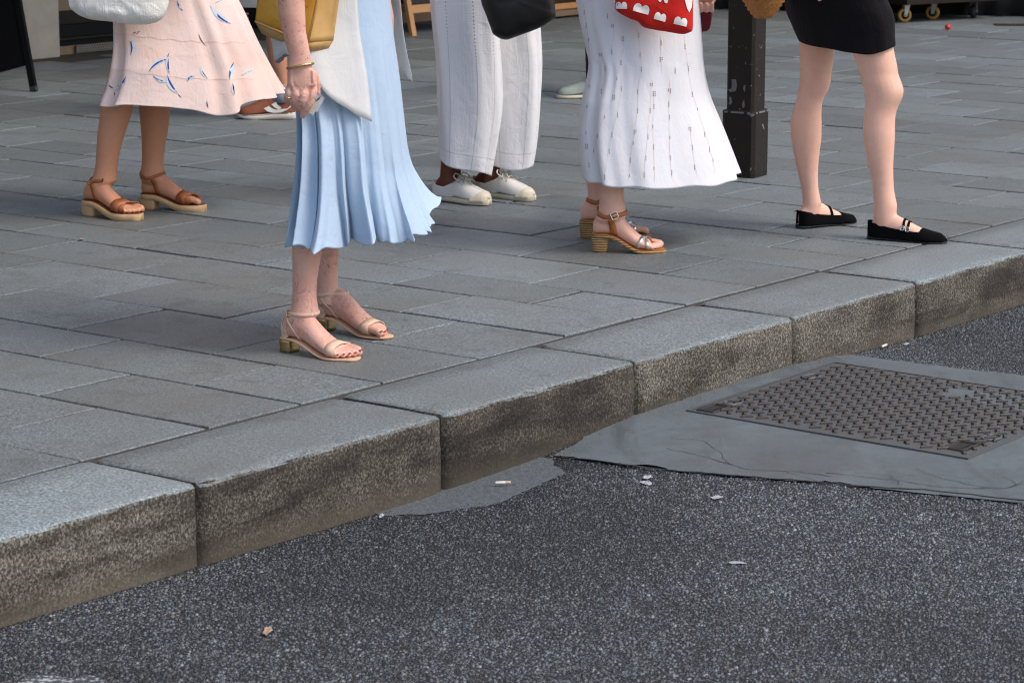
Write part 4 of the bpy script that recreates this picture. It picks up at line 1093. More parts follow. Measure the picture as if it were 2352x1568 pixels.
for ft, near in ((A1, 1), (A2, 0)):
    thick = lambda t: interp([0, .2, .35, .5, .7, 1], [.020, .020, .022, .026, .026, .026], t)
    so = obj('clog', sole_mesh(ft, thick, .006, 1.03), M['clogwood'], pA)
    obj('heel', heel_mesh(ft, -.035, .27, -.02, .235, .012, .006), M['clogwood'], so)
    im = sole_mesh(Foot(ft.o, 0, ft.L, ft.hw, ft.rise, ft.plat + .0022, ft.side), .002, .0035, 1.015); 
    f2 = Foot(ft.o, math.degrees(math.atan2(ft.x[1], ft.x[0])), ft.L, ft.hw, ft.rise, ft.plat + .0018, ft.side); obj('insole', sole_mesh(f2, .002, .0035, 1.015), M['insole'], so)
    band('strap', bvA, over_foot(ft, .60, .80, a0=-30, a1=210), .044, .0022, M['tan'], so)
    band('strap', bvA, over_foot(ft, .82, .66, a0=-30, a1=210), .040, .0022, M['tan'], so, off=.0036)
    zs = ft.sole(.2)
    band('strap', bvA, around(ft, .18, lambda a: zs + .062 + .026 * -math.cos(R(a * 2)) * 0 + .020 * abs(math.cos(R(a))) , 40), .012, .002, M['tan'], so)
    for sg in (-1, 1):
        S = [(ft.p(.30 - .05 * q, 0, zs + .062 * q + .004), ft.y * sg) for q in np.linspace(0, 1, 10)]
        band('strap', bvA, S, .017, .002, M['tan'], so)
    if near:
        S = around(ft, .18, lambda a: zs + .070, 3, -72, -68); o_, C_, N_ = band('strap_loop', bvA, S, .010, .002, M['tan'], so, off=.003)
        buckle(bvA, C_[1], N_[1], ft.x + ft.z * .3, .020, .016, .0014, M['goldpol'], so)
tote = tag(pillow('tote_bag', [(150, -190), (152, -60), (157, -5), (165, 22), (200, 43), (260, 51), (310, 57), (352, 54), (376, 38), (388, 0), (392, -80), (388, -190)], 9.62, .13, fabric('off_white_bag_canvas', 'ece8df', 600, .05, .7, .05)[0], None, .016, pw=.45), 'white canvas tote bag hanging at the hip beside the pink skirt', 'tote bag')
for q in (155, 390):
    pass
m = Mesh(); tube(m, [at(185, -180, 9.60), at(200, -420, 9.70), at(250, -520, 9.78), at(320, -430, 9.70), at(350, -180, 9.60)], .008, 8, .4); obj('handle', m, M['canvas'], tote)

# ================================================================== person with pale blue skirt
zB = lambda x, y: (612.5 + x * .1953, 551 + y * .1953); zS = lambda x, y: (551 + x * .375, y * .375); zH = lambda x, y: (575.7 + x * .1797, y * .1797)
B1 = Foot((-.643, 7.372), -35, .256, 1.0, .036, .007, 1); B2 = Foot((-.560, 7.690), -35, .252, 1.0, .036, .007, -1)
pB = person('person in a pale blue flared skirt and white shirt standing at the kerb edge', B1, B2)
hipB = np.array((-.47, 7.53, .90)); m = Mesh()
B1.body(m); B2.body(m)
leg(m, [(40, 298, 668), (100, 300, 658), (200, 301, 640), (300, 302, 622), (400, 303, 605), (500, 303, 592), (600, 305, 585), (700, 297, 592), (780, 285, 606), (850, 268, 618)], B1, hipB + np.array((-.02, -.09, -.03)), [(.15, .052), (.4, .056), (.7, .075), (1, .085)], tr=zB)
leg(m, [(60, 640, 850), (200, 622, 848), (300, 602, 841), (400, 597, 836), (500, 592, 835), (600, 590, 840), (700, 590, 848), (750, 590, 858)], B2, hipB + np.array((.02, .09, -.03)), [(.15, .050), (.4, .056), (.7, .075), (1, .085)], tr=zB)
fx, sd_, sh, hc = upper_body(m, hipB, -35)
YA = 7.10
rr = []
for (y, xl, xr) in [(-380, 360, 700), (0, 345, 690), (200, 357, 700), (400, 402, 706), (550, 442, 736), (700, 487, 764), (800, 490, 775)]:
    a, b_ = at(*zH(xl, y), YA), at(*zH(xr, y), YA); c = (a + b_) / 2; w = np.linalg.norm(b_ - a) / 2; rr.append(ellip(c, w, w * interp([0, 800], [.9, .68], y), 24))
for (y, xl, xr, th) in [(870, 482, 790, .021), (960, 472, 828, .0195), (1060, 466, 850, .019), (1140, 462, 856, .0175), (1195, 470, 850, .013)]:
    a, b_ = at(*zH(xl, y), YA), at(*zH(xr, y), YA); c = (a + b_) / 2; w = np.linalg.norm(b_ - a) / 2; rr.append(ellip(c, w, th, 24))
loft(m, rr)
el = np.array(rr[0]).mean(0); tube(m, [sh - sd_ * .19, (sh - sd_ * .2 + el) / 2, el], [.047, .042, .040], 16)
fg = [([(495, 1130), (480, 1215), (462, 1275), (490, 1312)], .0098, (0, -.006, .006, .020)), ([(592, 1140), (572, 1235), (545, 1320), (575, 1365)], .0102, (-.004, -.014, -.004, .014)), ([(695, 1140), (665, 1260), (620, 1365), (640, 1410)], .0106, (-.006, -.018, -.006, .010)), ([(808, 1140), (775, 1270), (725, 1380), (662, 1482)], .0102, (-.004, -.014, -.012, -.002))]
for pts, r, dy in fg:
    q = smooth_path([at(*zH(*p), YA + d) for p, d in zip(pts, dy)], 9); tube(m, q, [r * f for f in (1.02, 1.08, 1.04, 1.0, 1.02, .98, .94, .90, .84)], 14)
    tube(m, [q[1] + np.array((0, -.004, 0)), q[2] + np.array((0, -.0035, 0))], r * .86, 10)    # knuckle
    tube(m, [at(*zH(pts[0][0] * .86 + 95, 900), YA - .013), at(*zH(pts[0][0] * .96 + 30, 1040), YA - .0145), q[1] + np.array((0, -.0035, 0))], [.0030, .0042, .0050], 8)    # tendon
tube(m, [at(*zH(800, 960), YA + .016), at(*zH(838, 1100), YA + .028), at(*zH(838, 1220), YA + .032), at(*zH(800, 1330), YA + .026)], [.014, .0125, .0115, .0095], 12)
for k, (pts) in enumerate([[(560, 960), (580, 1080), (640, 1105), (620, 1170)], [(750, 1100), (800, 1090), (840, 1080)], [(520, 1000), (530, 1110), (560, 1170)], [(640, 930), (650, 1030), (640, 1100)]]):
    tube(m, smooth_path([at(*zH(*p), YA - (.0165 if p[1] > 850 else .026)) for p in pts], 8), .0024, 6)   # raised veins
far_w = sh + sd_ * .22 + fx * .16 - np.array((0, 0, .36)); arm(m, sh + sd_ * .19, sh + sd_ * .22 - np.array((0, 0, .26)), far_w); fist(m, far_w, fx - np.array((0, 0, .2)), sd_)
bodyB = link('body', remesh(m, .0032, 3), SKIN['B'], pB); bvB = bvh_of(bodyB.data)
hair(pB, hc, fx, sd_, HAIRG)
mt_blue, *_ = fabric('pale_blue_cotton', 'bdd2e7', 800, .05, .35, .1, .18)
def ridge(x):
    q = (x / (2 * math.pi)) % 1.0
    return (q / .80) * 2 - 1 if q < .80 else 1 - 2 * ((q - .80) / .20)
def foldB(th, t):
    k = max(0.0, (t - .26) / .74); w = th + .30 * math.sin(2 * th + .6) + .14 * math.sin(5 * th + 1.5)
    sh_ = ridge(13 * w + .7 * math.sin(3 * t)); s2 = math.sin(23 * w + 4)
    tip = math.exp(-((th - .42) / .26) ** 2) + math.exp(-((th - .42 - 2 * math.pi) / .26) ** 2)
    rt = 1 - .65 * max(0.0, math.cos(th)) ** 2
    return .30 * k ** 2 * tip + ((.010 + .25 * k ** 1.05) * (sh_ * .84 + .16 * s2) - .15 * k) * rt - .014 * math.sin(4 * th) * t
def foldyB(th, t):
    k = max(0.0, (t - .30) / .70); x = math.cos(th); f = max(0.0, -math.sin(th) + .25)
    w = x * 5.6 + .5 * math.sin(2.3 * x + 1) - .35 * t * x
    am = .75 + .45 * math.sin(9.1 * x + 2) ; q_ = ridge(2 * math.pi * w * .62); q_ = q_ * (1.35 - .35 * q_ * q_)
    am *= interp([-1, -.55, -.2, 1], [.25, .35, 1, 1], x)
    return -.043 * am * k ** 1.1 * q_ * min(1, f * 2) - .008 * k * math.sin(31 * x + 3)
def hemB(th):
    f = max(0, -math.sin(th)); x = math.cos(th)
    tip = math.exp(-((th - .42) / .3) ** 2)
    return -.055 * tip + .006 * math.sin(24 * th) + .010 * f + .020 * math.exp(-((x - .55) / .25) ** 2) * f + .012 * math.exp(-((x + .3) / .3) ** 2) * f
skB = cloth('skirt', [(652, -200), (652, -60), (656, 60), (672, 150), (686, 270), (683, 400), (675, 480), (666, 552)], [(868, -200), (888, -60), (900, 60), (916, 170), (929, 290), (941, 385), (956, 440), (976, 490), (990, 522)], (7.34, 7.62), lambda t: .19 + .06 * t, mt_blue, pB, foldB, nt=70, na=420, drop=-.022, hem=hemB, back=1.1, foldy=foldyB)
# white shirt, open at the front, curved tails
mt_shirt, *_ = fabric('white_shirt_cotton', 'f0efed', 900, .03, .35, .1, .4)
def shirt(th_list, hem_list, nt=34, na=90, bulge=.012):
    m = Mesh(); rings = []; Lq, Rq = [(640, -330), (640, 320)], [(905, -330), (925, 320)]
    for i in range(nt):
        s = i / (nt - 1); ring_ = []
        for j in range(na + 1):
            q = j / na; th = R(interp([0, 1], [th_list[0], th_list[-1]], q)); hemy = interp(th_list, hem_list, math.degrees(th)); y = -330 + (hemy + 330) * s
            xl = interp([-330, -60, 60, 150, 320], [636, 634, 632, 654, 672], y); xr = interp([-330, 60, 170, 320], [880, 912, 928, 940], y)
            t = interp([-200, 552], [0, 1], y); kk = min(1, t * 1.6); a, b_ = at(xl, y, 7.48 - .14 * kk), at(xr, y, 7.48 + .14 * kk); c = (a + b_) / 2; h = (b_ - a) / 2; d = .19 + .06 * t + .016
            k = 1.01 + .016 * math.sin(7 * th + 2 * s) * s + .010 * math.sin(17 * th + 5 * s) * s + .03 * nz(3 * math.cos(th), 3 * math.sin(th), 4 * s) + .03 * s * s
            ca, sa = math.cos(th), math.sin(th); k += .07 * max(0, ca) * s + .05 * max(0, -ca) * s
            ring_.append(c + h * math.copysign(abs(ca) ** .78, ca) * k + np.array((0, d * math.copysign(abs(sa) ** .78, sa) * k, 0)))
        rings.append(ring_)
    loft(m, rings, cap=False, close=False); me = m.data('shirt'); uvl = me.uv_layers.new(name='UVMap')
    for l in me.loops:
        i, j = divmod(l.vertex_index, na + 1); uvl.data[l.index].uv = (j * .012, i * .018)
    o = link('shirt', me, mt_shirt, pB); md = o.modifiers.new('t', 'SOLIDIFY'); md.thickness = .0016; return o
# angles: 180 = back (left in view), 270 = towards the camera, 360 = front (right in view)
shirt([10, 60, 100, 140, 180, 205, 222, 236, 250, 262, 276, 290], [192, 175, 140, 138, 146, 128, 110, 116, 150, 196, 240, 257])
# sandals
for ft, near in ((B1, 1), (B2, 0)):
    so = obj('sandal', sole_mesh(ft, .006, .0045, 1.03), M['nude_edge'], pB)
    obj('heel', heel_mesh(ft, -.02, .17, -.015, .16, .006, .001), M['gold'], so)
    band('toe_strap', bvB, over_foot(ft, .735, .765, a0=-32, a1=212), .030, .0018, M['nude'], so)
    zs = ft.sole(.2)
    band('ankle_strap', bvB, around(ft, .17, lambda a: zs + .068 - .012 * math.cos(R(a)) * 0 + (.004 if abs(a - 180) > 90 else -.002), 44), .0105, .0018, M['nude'], so)
    # heel counter
    m2 = Mesh(); rr = []
    for k in range(19):
        a = R(92 + 176 * k / 18); ring_ = []
        for z in np.linspace(0, 1, 6):
            hz = zs + z * (.020 + .048 * math.exp(-((k - 9) / 5.2) ** 2)); tg = ft.p(.13, 0, hz); d = ft.x * math.cos(a) + ft.y * math.sin(a)
            h_ = bvB.ray_cast(Vector(tg + d * .07), Vector(-d), .2); ring_.append((np.array(h_[0]) if h_[0] is not None else tg + d * .03) + d * .0022)
        rr.append(ring_)
    obj('heel_counter', loft(m2, rr, cap=False, close=False), M['nude'], so, solid=.0018, off=0)
    for sg in (-1, 1):
        S = [(ft.p(.30 - .16 * q, 0, ft.sole(.3) + .004 + .060 * q), ft.y * sg) for q in np.linspace(0, 1, 10)]; band('side_strap', bvB, S, .007, .0016, M['nude'], so)
    if near:
        S = around(ft, .17, lambda a: zs + .070, 3, -98, -94); o_, C_, N_ = band('strap_loop', bvB, S, .012, .0016, M['nude'], so, off=.0026); buckle(bvB, C_[1], N_[1], ft.x, .017, .018, .0016, M['goldpol'], so)
    ft.nails(M['redpolish'], bodyB)
# jewellery
S = []
c0 = at(*zH(635, 845), YA)
for k in range(33):
    a = 2 * math.pi * k / 32; S.append(c0 + np.array((math.cos(a) * .0345, math.sin(a) * .0265, .0065 * math.cos(a) - .003 * math.sin(a))))
br = obj('bracelet', tube(Mesh(), S[:-1], .0036, 10, closed=True, up=(0, 0, 1)), M['gold'], pB)
c1 = at(*zH(482, 1245), YA - .004); obj('finger_ring', tube(Mesh(), [c1 + np.array((math.cos(a) * .0108, math.sin(a) * .0108, -.002 * math.cos(a))) for a in np.linspace(0, 2 * math.pi, 24, endpoint=False)], .0012, 8, closed=True, up=(0, 0, 1)), M['goldpol'], pB)
# folded tickets in the hand
M['ticket'] = simple('cream_ticket_paper', (.60, .57, .48), .8, .1, 30, .1); M['film'] = simple('pale_printed_paper', (.58, .60, .64), .5, .15, 40, .1)
def card(px, Y0, Y1, mt, nm, par=None, th=.0012):
    P = [at(*zH(*p), Y) for p, Y in zip(px, Y0)]; m = Mesh(); nn = np.cross(P[1] - P[0], P[3] - P[0]); nn /= np.linalg.norm(nn)
    m.add([p - nn * th / 2 for p in P] + [p + nn * th / 2 for p in P], [(3, 2, 1, 0), (4, 5, 6, 7), (0, 1, 5, 4), (1, 2, 6, 5), (2, 3, 7, 6), (3, 0, 4, 7)]); return obj(nm, m, mt, par, smooth=False)
tk = card([(745, 1440), (800, 1480), (880, 1330), (790, 1290)], [YA + .012] * 4, 0, M['ticket'], 'paper_ticket'); tag(tk, 'cream folded ticket held in the fingers of the hanging hand', 'ticket')
tk2 = card([(800, 1420), (850, 1435), (945, 1255), (850, 1175)], [YA + .018] * 4, 0, M['film'], 'receipt'); tag(tk2, 'pale thin receipt sticking out behind the ticket in the hand', 'receipt')
card([(858, 1180), (948, 1252), (946, 1258), (856, 1186)], [YA + .0165] * 4, 0, M['pale'], 'white_edge', tk2, .0008)
for k in range(4):
    card([(832 + k * 6, 1300 - k * 12), (884 + k * 4, 1262 - k * 10), (885 + k * 4, 1265 - k * 10), (833 + k * 6, 1303 - k * 12)], [YA + .0165] * 4, 0, M['crack'], 'print_line', tk2, .0006)

# mustard leather bag
def bag_mat():
    m, nt, b = mat('mustard_worn_leather'); n = N(nt)
    w = n.noise(10, 4, .6); col = n.mix(n.ramp(w, [(.35, 0), (.7, 1)]), lin('c98a24'), lin('d9a53e'))
    col = n.mix(n.ramp(n.noise(26, 4, .65, dist=.6), [(.60, 0), (.72, .8)]), col, lin('6a4012'))
    n.put(b.inputs['Base Color'], col); sock(b, Roughness=.38); n.put(b.inputs['Normal'], n.bump(n.noise(190, 3), .25, .0012)); return m
M['mustard'] = bag_mat(); M['gusset'] = leather('camel_gusset_leather', 'c29a5c', .5)
zBg = zH
def grid_panel(P, nu, nv, bulge, seed):
    """bilinear panel from 4 corners (bl, br, tr, tl) with a soft bulge"""
    P = [np.array(p, float) for p in P]; nn = np.cross(P[1] - P[0], P[3] - P[0]); nn /= np.linalg.norm(nn)
    if nn[1] > 0: nn = -nn
    vs = []
    for j in range(nv + 1):
        for i in range(nu + 1):
            a, b = i / nu, j / nv; p = (P[0] * (1 - a) + P[1] * a) * (1 - b) + (P[3] * (1 - a) + P[2] * a) * b
            vs.append(p + nn * (bulge * (16 * a * (1 - a) * b * (1 - b)) ** .6 + .004 * nz(a * 4 + seed, b * 4) * min(1, 6 * min(a, 1 - a))))
    return Mesh().add(vs, [(j * (nu + 1) + i, j * (nu + 1) + i + 1, (j + 1) * (nu + 1) + i + 1, (j + 1) * (nu + 1) + i) for j in range(nv) for i in range(nu)])
YB = 7.215
bl, bm_, brr = at(*zBg(62, 278), YB + .05), at(*zBg(735, 548), YB - .035), at(*zBg(1052, 520), YB + .012)
tl, tm, trr = at(*zBg(150, -620), YB + .05), at(*zBg(1000, -620), YB - .02), at(*zBg(1215, -620), YB + .02)
bk = brr + (bl - bm_) * .9 + np.array((0, .05, 0)); tkk = trr + (tl - tm) * .9 + np.array((0, .05, 0))
ybag = thing('shoulder_bag', 'scuffed mustard leather shoulder bag carried at the hip above the pale blue skirt', 'bag', (bl + bm_) / 2)
obj('front_panel', grid_panel((bl, bm_, tm, tl), 20, 16, .010, 1), M['mustard'], ybag, solid=.003)
obj('gusset', grid_panel((bm_, brr, trr, tm), 12, 16, -.014, 5), M['gusset'], ybag, solid=.003)
obj('back_panel', grid_panel((brr, bk, tkk, trr), 8, 8, .004, 9), M['gusset'], ybag, solid=.003)
obj('gusset', grid_panel((bk, bl, tl, tkk), 8, 8, .004, 9), M['gusset'], ybag, solid=.003)
lowk = np.array((0, 0, -.028)); bot = Mesh()
cb = [bl, bm_, brr, bk]; cen = sum(cb) / 4; lowr = [c + (cen - c) * .16 + lowk for c in cb]
rr = [[cb[i] * (1 - t) + cb[(i + 1) % 4] * t for i in range(4) for t in (0, .25, .5, .75)], [lowr[i] * (1 - t) + lowr[(i + 1) % 4] * t for i in range(4) for t in (0, .25, .5, .75)]]
loft(bot, rr, cap=False); bot.f.append(tuple(16 + i for i in range(16))); obj('bottom', bot, M['gusset'], ybag, solid=.003)
obj('piping', tube(Mesh(), [bl * .995 + cen * .005, (bl + bm_) / 2 + np.array((0, -.004, -.001)), bm_ + np.array((0, -.001, 0)), bm_ * .5 + tm * .5 + np.array((0, -.002, 0)), tm], .0032, 8), M['gusset'], ybag)
m = Mesh(); tube(m, [tm, tm + np.array((.0, .05, .30)), sh - sd_ * .16 + np.array((0, 0, .06)), tkk + np.array((0, 0, .3)), tkk], .010, 8, .4); obj('strap', m, M['mustard'], ybag)
bvBag = bvh_of(ybag.children[0])
dk = simple('dark_stitch', lin('5b3712'), .8, .1, 40, 0)
decal('stitching', [[(zH(690 + 70 + 62 * math.cos(a), 30 + 62 * math.sin(a)), zH(690 + 70 + 66 * math.cos(a + .03), 30 + 66 * math.sin(a + .03))) for a in (q, q + .05)] for q in np.linspace(-.2, 2.4, 16)], bvBag, dk, ybag.children[0], ladder=True, kind='stuff')
dirt = [[zH(x + r * math.cos(a) * (1 + .4 * nz(x, a)), y + .7 * r * math.sin(a) * (1 + .4 * nz(y, a))) for a in np.linspace(0, 2 * math.pi, 9, endpoint=False)] for x, y, r in ((115, 292, 14), (180, 235, 12), (170, 195, 8), (300, 350, 16), (355, 375, 12), (225, 75, 6), (240, 320, 9), (890, 60, 10), (840, 165, 10), (790, 270, 7), (730, 400, 10), (865, 120, 5), (810, 230, 5))]
decal('scuff', dirt, bvBag, dk, ybag.children[0], kind='stuff')

# ================================================================== person in white eyelet trousers
def upper(ft, rim, mt, name, parent, grow=.004, t_open=.5, bot=.0, ht=None, n=30, tip=1.0, close_top=True):
    """closed shoe upper: rim(t) height of the opening for t<t_open, closed vamp beyond"""
    rr = []; na = 30
    ts = [-.004] + list(np.linspace(.012, tip, n))
    for t in ts:
        tt = min(max(t, 0), 1); i, o = ft.half(tt); i = max(i, .012) + grow; o = max(o, .010) + grow; end = 1.0
        if t < .05: end = math.sqrt(max(.05, 1 - ((.05 - t) / .058) ** 2))
        if t > .90: end = math.sqrt(max(.0, 1 - ((t - .90) / (tip - .90 + .004)) ** 2)); i = max(i, .030 * ft.hw + grow); o = max(o, .026 * ft.hw + grow)
        w = (i + o) / 2 * end; cy = (i - o) / 2 * ft.side; b0 = ft.sole(tt) + bot; H = (ht(tt) if ht else ft.topz(tt) + .006); H = H * (1 if t < .93 else max(.35, end))
        openf = rim(t) if t < t_open else None; ring_ = []
        for k in range(na + 1):
            q = -1 + 2 * k / na           # -1 near side rim .. 0 bottom .. +1 far side rim; built as side profile up from the sole
            s = abs(q)
            if openf is None:
                a = s * math.pi / 2; ring_.append(ft.p(t, cy + math.copysign(w * math.cos(a) ** .75 if s < 1 else 0, q), b0 + H * math.sin(a) ** .9))
            else:
                z = openf * s; x = min(1, z / max(H * 1.05, .001)); ww = w * (1 - .38 * x ** 2.2); ring_.append(ft.p(t, cy + math.copysign(ww, q), b0 + z))
        # reorder so that the ring runs sole-left -> rim/top -> sole-right
        left = [ring_[k] for k in range(na // 2, -1, -1)]; right = [ring_[k] for k in range(na, na // 2, -1)]
        rr.append((left, right))
    m = Mesh()
    for part in (0, 1): loft(m, [r[part] for r in rr], cap=False, close=False)
    # sew the vamp and the back
    o = obj(name, m, mt, parent, solid=.0018, off=0)
    return o
zC = lambda x, y: (949.3 + x * .3204, y * .3204); zCf = lambda x, y: (980 + x * .1198, 367.5 + y * .1198)
C1 = Foot((-.297, 10.345), -40, .262, 1.0, .0, .022, 1); C2 = Foot((-.150, 10.44), -32, .272, 1.0, .0, .022, -1)
pC = person('person in white eyelet cotton trousers and cream canvas sneakers behind the blue skirt', C1, C2)
hipC = np.array((-.11, 10.36, .93)); m = Mesh(); C1.body(m, False, .003, .80); C2.body(m, False, .003, .80)
leg(m, [(1180, 196, 345), (1240, 192, 342), (1290, 188, 345), (1325, 186, 340)], C1, hipC + np.array((-.03, -.07, -.03)), [(.12, .046), (.28, .055), (.45, .054), (.7, .072), (1, .085)], tr=zC)
leg(m, [(1215, 482, 622), (1280, 470, 615), (1320, 468, 608)], C2, hipC + np.array((.05, .07, -.03)), [(.12, .046), (.28, .055), (.45, .054), (.7, .072), (1, .085)], tr=zC)
fx, sd_, sh, hc = upper_body(m, hipC, -37)
for s in (-1, 1):
    wr = sh + sd_ * s * .21 + fx * .20 - np.array((0, 0, .34)); arm(m, sh + sd_ * s * .19, sh + sd_ * s * .22 - np.array((0, 0, .27)), wr); fist(m, wr, fx - np.array((0, 0, .1)), sd_ * s)
bodyC = link('body', remesh(m, .0045), SKIN['C'], pC); bvC = bvh_of(bodyC.data)
hair(pC, hc, fx, sd_, HAIR)
mt_eye, nt, b, n, col = fabric('white_eyelet_cotton', 'f0eff1', 700, .03, .45, .1, .10)
u_ = n.sep(n.uv())
def dots(pu, pv, r, uo=0.0):
    fu = n.math('SUBTRACT', n.math('FRACT', n.math('ADD', n.math('DIVIDE', u_[0], pu), uo)), .5); fv = n.math('SUBTRACT', n.math('FRACT', n.math('DIVIDE', u_[1], pv)), .5)
    d2 = n.math('ADD', n.math('MULTIPLY', n.math('MULTIPLY', fu, pu), n.math('MULTIPLY', fu, pu)), n.math('MULTIPLY', n.math('MULTIPLY', fv, pv), n.math('MULTIPLY', fv, pv)))
    return n.math('LESS_THAN', d2, r * r)
colm = n.math('LESS_THAN', n.math('FRACT', n.math('DIVIDE', u_[0], .098)), .0102 / .098)
big = n.math('MULTIPLY', colm, dots(.0102, .0115, .0026))
bandm = n.math('GREATER_THAN', n.math('FRACT', n.math('ADD', n.math('DIVIDE', u_[0], .049), .2)), .42)
small = n.math('MULTIPLY', bandm, dots(.0076, .0084, .0019))
hemr = n.math('LESS_THAN', n.math('ABSOLUTE', n.math('SUBTRACT', u_[1], .115)), .005); hemd = n.math('MULTIPLY', hemr, dots(.010, .010, .0026))
no_small = n.math('GREATER_THAN', n.math('ABSOLUTE', n.math('SUBTRACT', u_[1], .118)), .018)
hole = n.math('MAXIMUM', big, hemd); c2 = n.mix(n.math('MULTIPLY', n.math('MULTIPLY', small, no_small), .24), col, lin('8a8580')); c2 = n.mix(n.math('MULTIPLY', hole, .75), c2, lin('5b4c44')); n.put(b.inputs['Base Color'], c2)
mt_slub = mt_eye
def foldC(ph, am=.050):
    return lambda th, t: am * (.35 + .65 * t) * math.sin(3 * th + ph + 1.2 * t) + .020 * math.sin(7 * th + ph * 2 - 4.5 * t) + .06 * nz(2 * math.cos(th), 2 * math.sin(th), 3 * t + ph)
def hemC(k): return lambda th: .006 * math.sin(3 * th + k) + k * .016 * math.cos(th)
trC1 = cloth('trouser_leg', [(988, -200), (986, -60), (993, 60), (1001, 150), (1006, 250), (1007, 320), (1007, 371)], [(1130, -200), (1140, -60), (1144, 60), (1150, 180), (1148, 260), (1136, 340), (1126, 390)], 10.30, lambda t: .125 - .01 * t, mt_eye, pC, foldC(.5), nt=56, na=120, drop=.0, hem=hemC(1.0))
trC2 = cloth('trouser_leg', [(1080, -200), (1090, -60), (1105, 60), (1120, 150), (1118, 250), (1120, 320), (1124, 376)], [(1226, -200), (1234, -60), (1240, 60), (1244, 150), (1240, 250), (1233, 330), (1225, 384)], 10.44, lambda t: .115 - .01 * t, mt_eye, pC, foldC(2.6), nt=56, na=120, drop=.0, hem=hemC(-.2))
top_garment(pC, hipC, fx, sd_, mt_shirt, z0=-.05)
M['sneak'] = M['canvas']
for ft in (C1, C2):
    sh_ = Foot(ft.o - ft.x * .008, math.degrees(math.atan2(ft.x[1], ft.x[0])), ft.L * 1.05, 1.06, 0, .022, ft.side)
    so = obj('sneaker', sole_mesh(sh_, lambda t: .019 + .002 * t, .003, 1.02), M['gum'], pC)
    rimf = lambda t: interp([0, .05, .12, .28, .42, .55], [.060, .056, .044, .040, .056, .074], t)
    htf = lambda t: interp([0, .3, .45, .55, .70, .82, .93, 1], [.075, .085, .078, .072, .052, .040, .032, .026], t)
    upper(sh_, rimf, M['sneak'], 'upper', so, .004, .47, -.004, htf)
    # rubber toe cap
    rr = []
    for t in np.linspace(.80, 1.004, 12):
        i, o = sh_.half(min(t, 1)); i = max(i, .030) + .0085; o = max(o, .026) + .0085; end = 1 if t < .9 else math.sqrt(max(.0, 1 - ((t - .9) / .108) ** 2)); w = (i + o) / 2 * end; cy = (i - o) / 2 * sh_.side; H = (htf(min(t, 1)) + .0065) * (1 if t < .93 else max(.4, end)) * interp([.80, .86, .9], [.55, .85, 1.0], t)
        rr.append([sh_.p(t, cy + w * math.cos(a) * (abs(math.cos(a)) ** -.25 if abs(math.cos(a)) > .01 else 0), .012 + H * math.sin(a) ** .9 * (1 if abs(a - math.pi / 2) < 9 else 1)) for a in np.linspace(0, math.pi, 17)])
    obj('toe_cap', loft(Mesh(), rr, cap=False, close=False), M['gum'], so, solid=.002)
    for k, t in enumerate((.50, .56, .62)):
        zt = sh_.sole(t) + htf(t) + .002; obj('lace', tube(Mesh(), smooth_path([sh_.p(t - .01, -.024, zt - .014), sh_.p(t, -.010, zt + .002), sh_.p(t + .01, .010, zt + .002), sh_.p(t - .01, .024, zt - .014)], 12), .0026, 6), M['lace'], so)
    zt = sh_.sole(.5) + htf(.5) + .004
    for s in (-1, 1):
        obj('lace_bow', tube(Mesh(), smooth_path([sh_.p(.50, 0, zt), sh_.p(.47, s * .022, zt + .012), sh_.p(.50, s * .042, zt + .002), sh_.p(.56, s * .036, zt - .012), sh_.p(.53, s * .012, zt)], 18), .0026, 6), M['lace'], so)
        obj('lace_end', tube(Mesh(), smooth_path([sh_.p(.51, 0, zt + .002), sh_.p(.58, s * .014, zt - .002), sh_.p(.66, s * .026, zt - .018)], 10), .0024, 6), M['lace'], so)
    for s in (-1, 1):
        for t in (.49, .55, .61): obj('eyelet', tube(Mesh(), [sh_.p(t, s * .0275, sh_.sole(t) + htf(t) * .80), sh_.p(t, s * .0285, sh_.sole(t) + htf(t) * .80 + .0006)], .0028, 8), M['zinc'], so)
bagC = tag(pillow('black_shoulder_bag', [(1090, -220), (1098, -60), (1104, 0), (1115, 32), (1126, 62), (1134, 80), (1160, 92), (1191, 83), (1236, 66), (1260, 52), (1276, 37), (1274, 12), (1268, -60), (1262, -220)], 10.02, .13, simple('black_smooth_leather', (.004, .004, .0045), .42, .2, 14, .15, .001, bscale=300), None, .006, pw=.35), 'black leather shoulder bag hanging over the white eyelet trousers', 'bag')
m = Mesh(); tube(m, [at(1100, -210, 10.02), at(1120, -420, 10.1), at(1160, -520, 10.2), at(1230, -420, 10.1), at(1255, -210, 10.02)], .008, 8, .4); obj('strap', m, M['suede'], bagC)

# ================================================================== person in white embroidered skirt
zD = lambda x, y: (1255.6 + x * .3828, y * .3828); zDf = lambda x, y: (1335.2 + x * .10937, 428.7 + y * .10937); zR = lambda x, y: (1372 + x * .125, y * .125)
D1 = Foot((.279, 9.075), -5, .245, 1.0, .052, .013, 1); D2 = Foot((.245, 9.385), 6, .243, 1.0, .052, .013, -1)
pD = person('person in a long white embroidered skirt and jute heeled sandals beside the iron post', D1, D2)
hipD = np.array((.42, 9.26, .93)); m = Mesh(); D1.body(m); D2.body(m)
leg(m, [(1060, 300, 466), (1090, 305, 463), (1150, 313, 462), (1200, 316, 466), (1250, 312, 474), (1290, 306, 484)], D1, hipD + np.array((0, -.09, -.03)), [(.1, .045), (.25, .055), (.45, .054), (.7, .072), (1, .085)], tr=zD)
leg(m, [(1040, 236, 330), (1100, 240, 322), (1150, 245, 330), (1200, 246, 340), (1250, 238, 345)], D2, hipD + np.array((0, .09, -.03)), [(.1, .045), (.25, .055), (.45, .054), (.7, .072), (1, .085)], tr=zD)
fx, sd_, sh, hc = upper_body(m, hipD, 0)
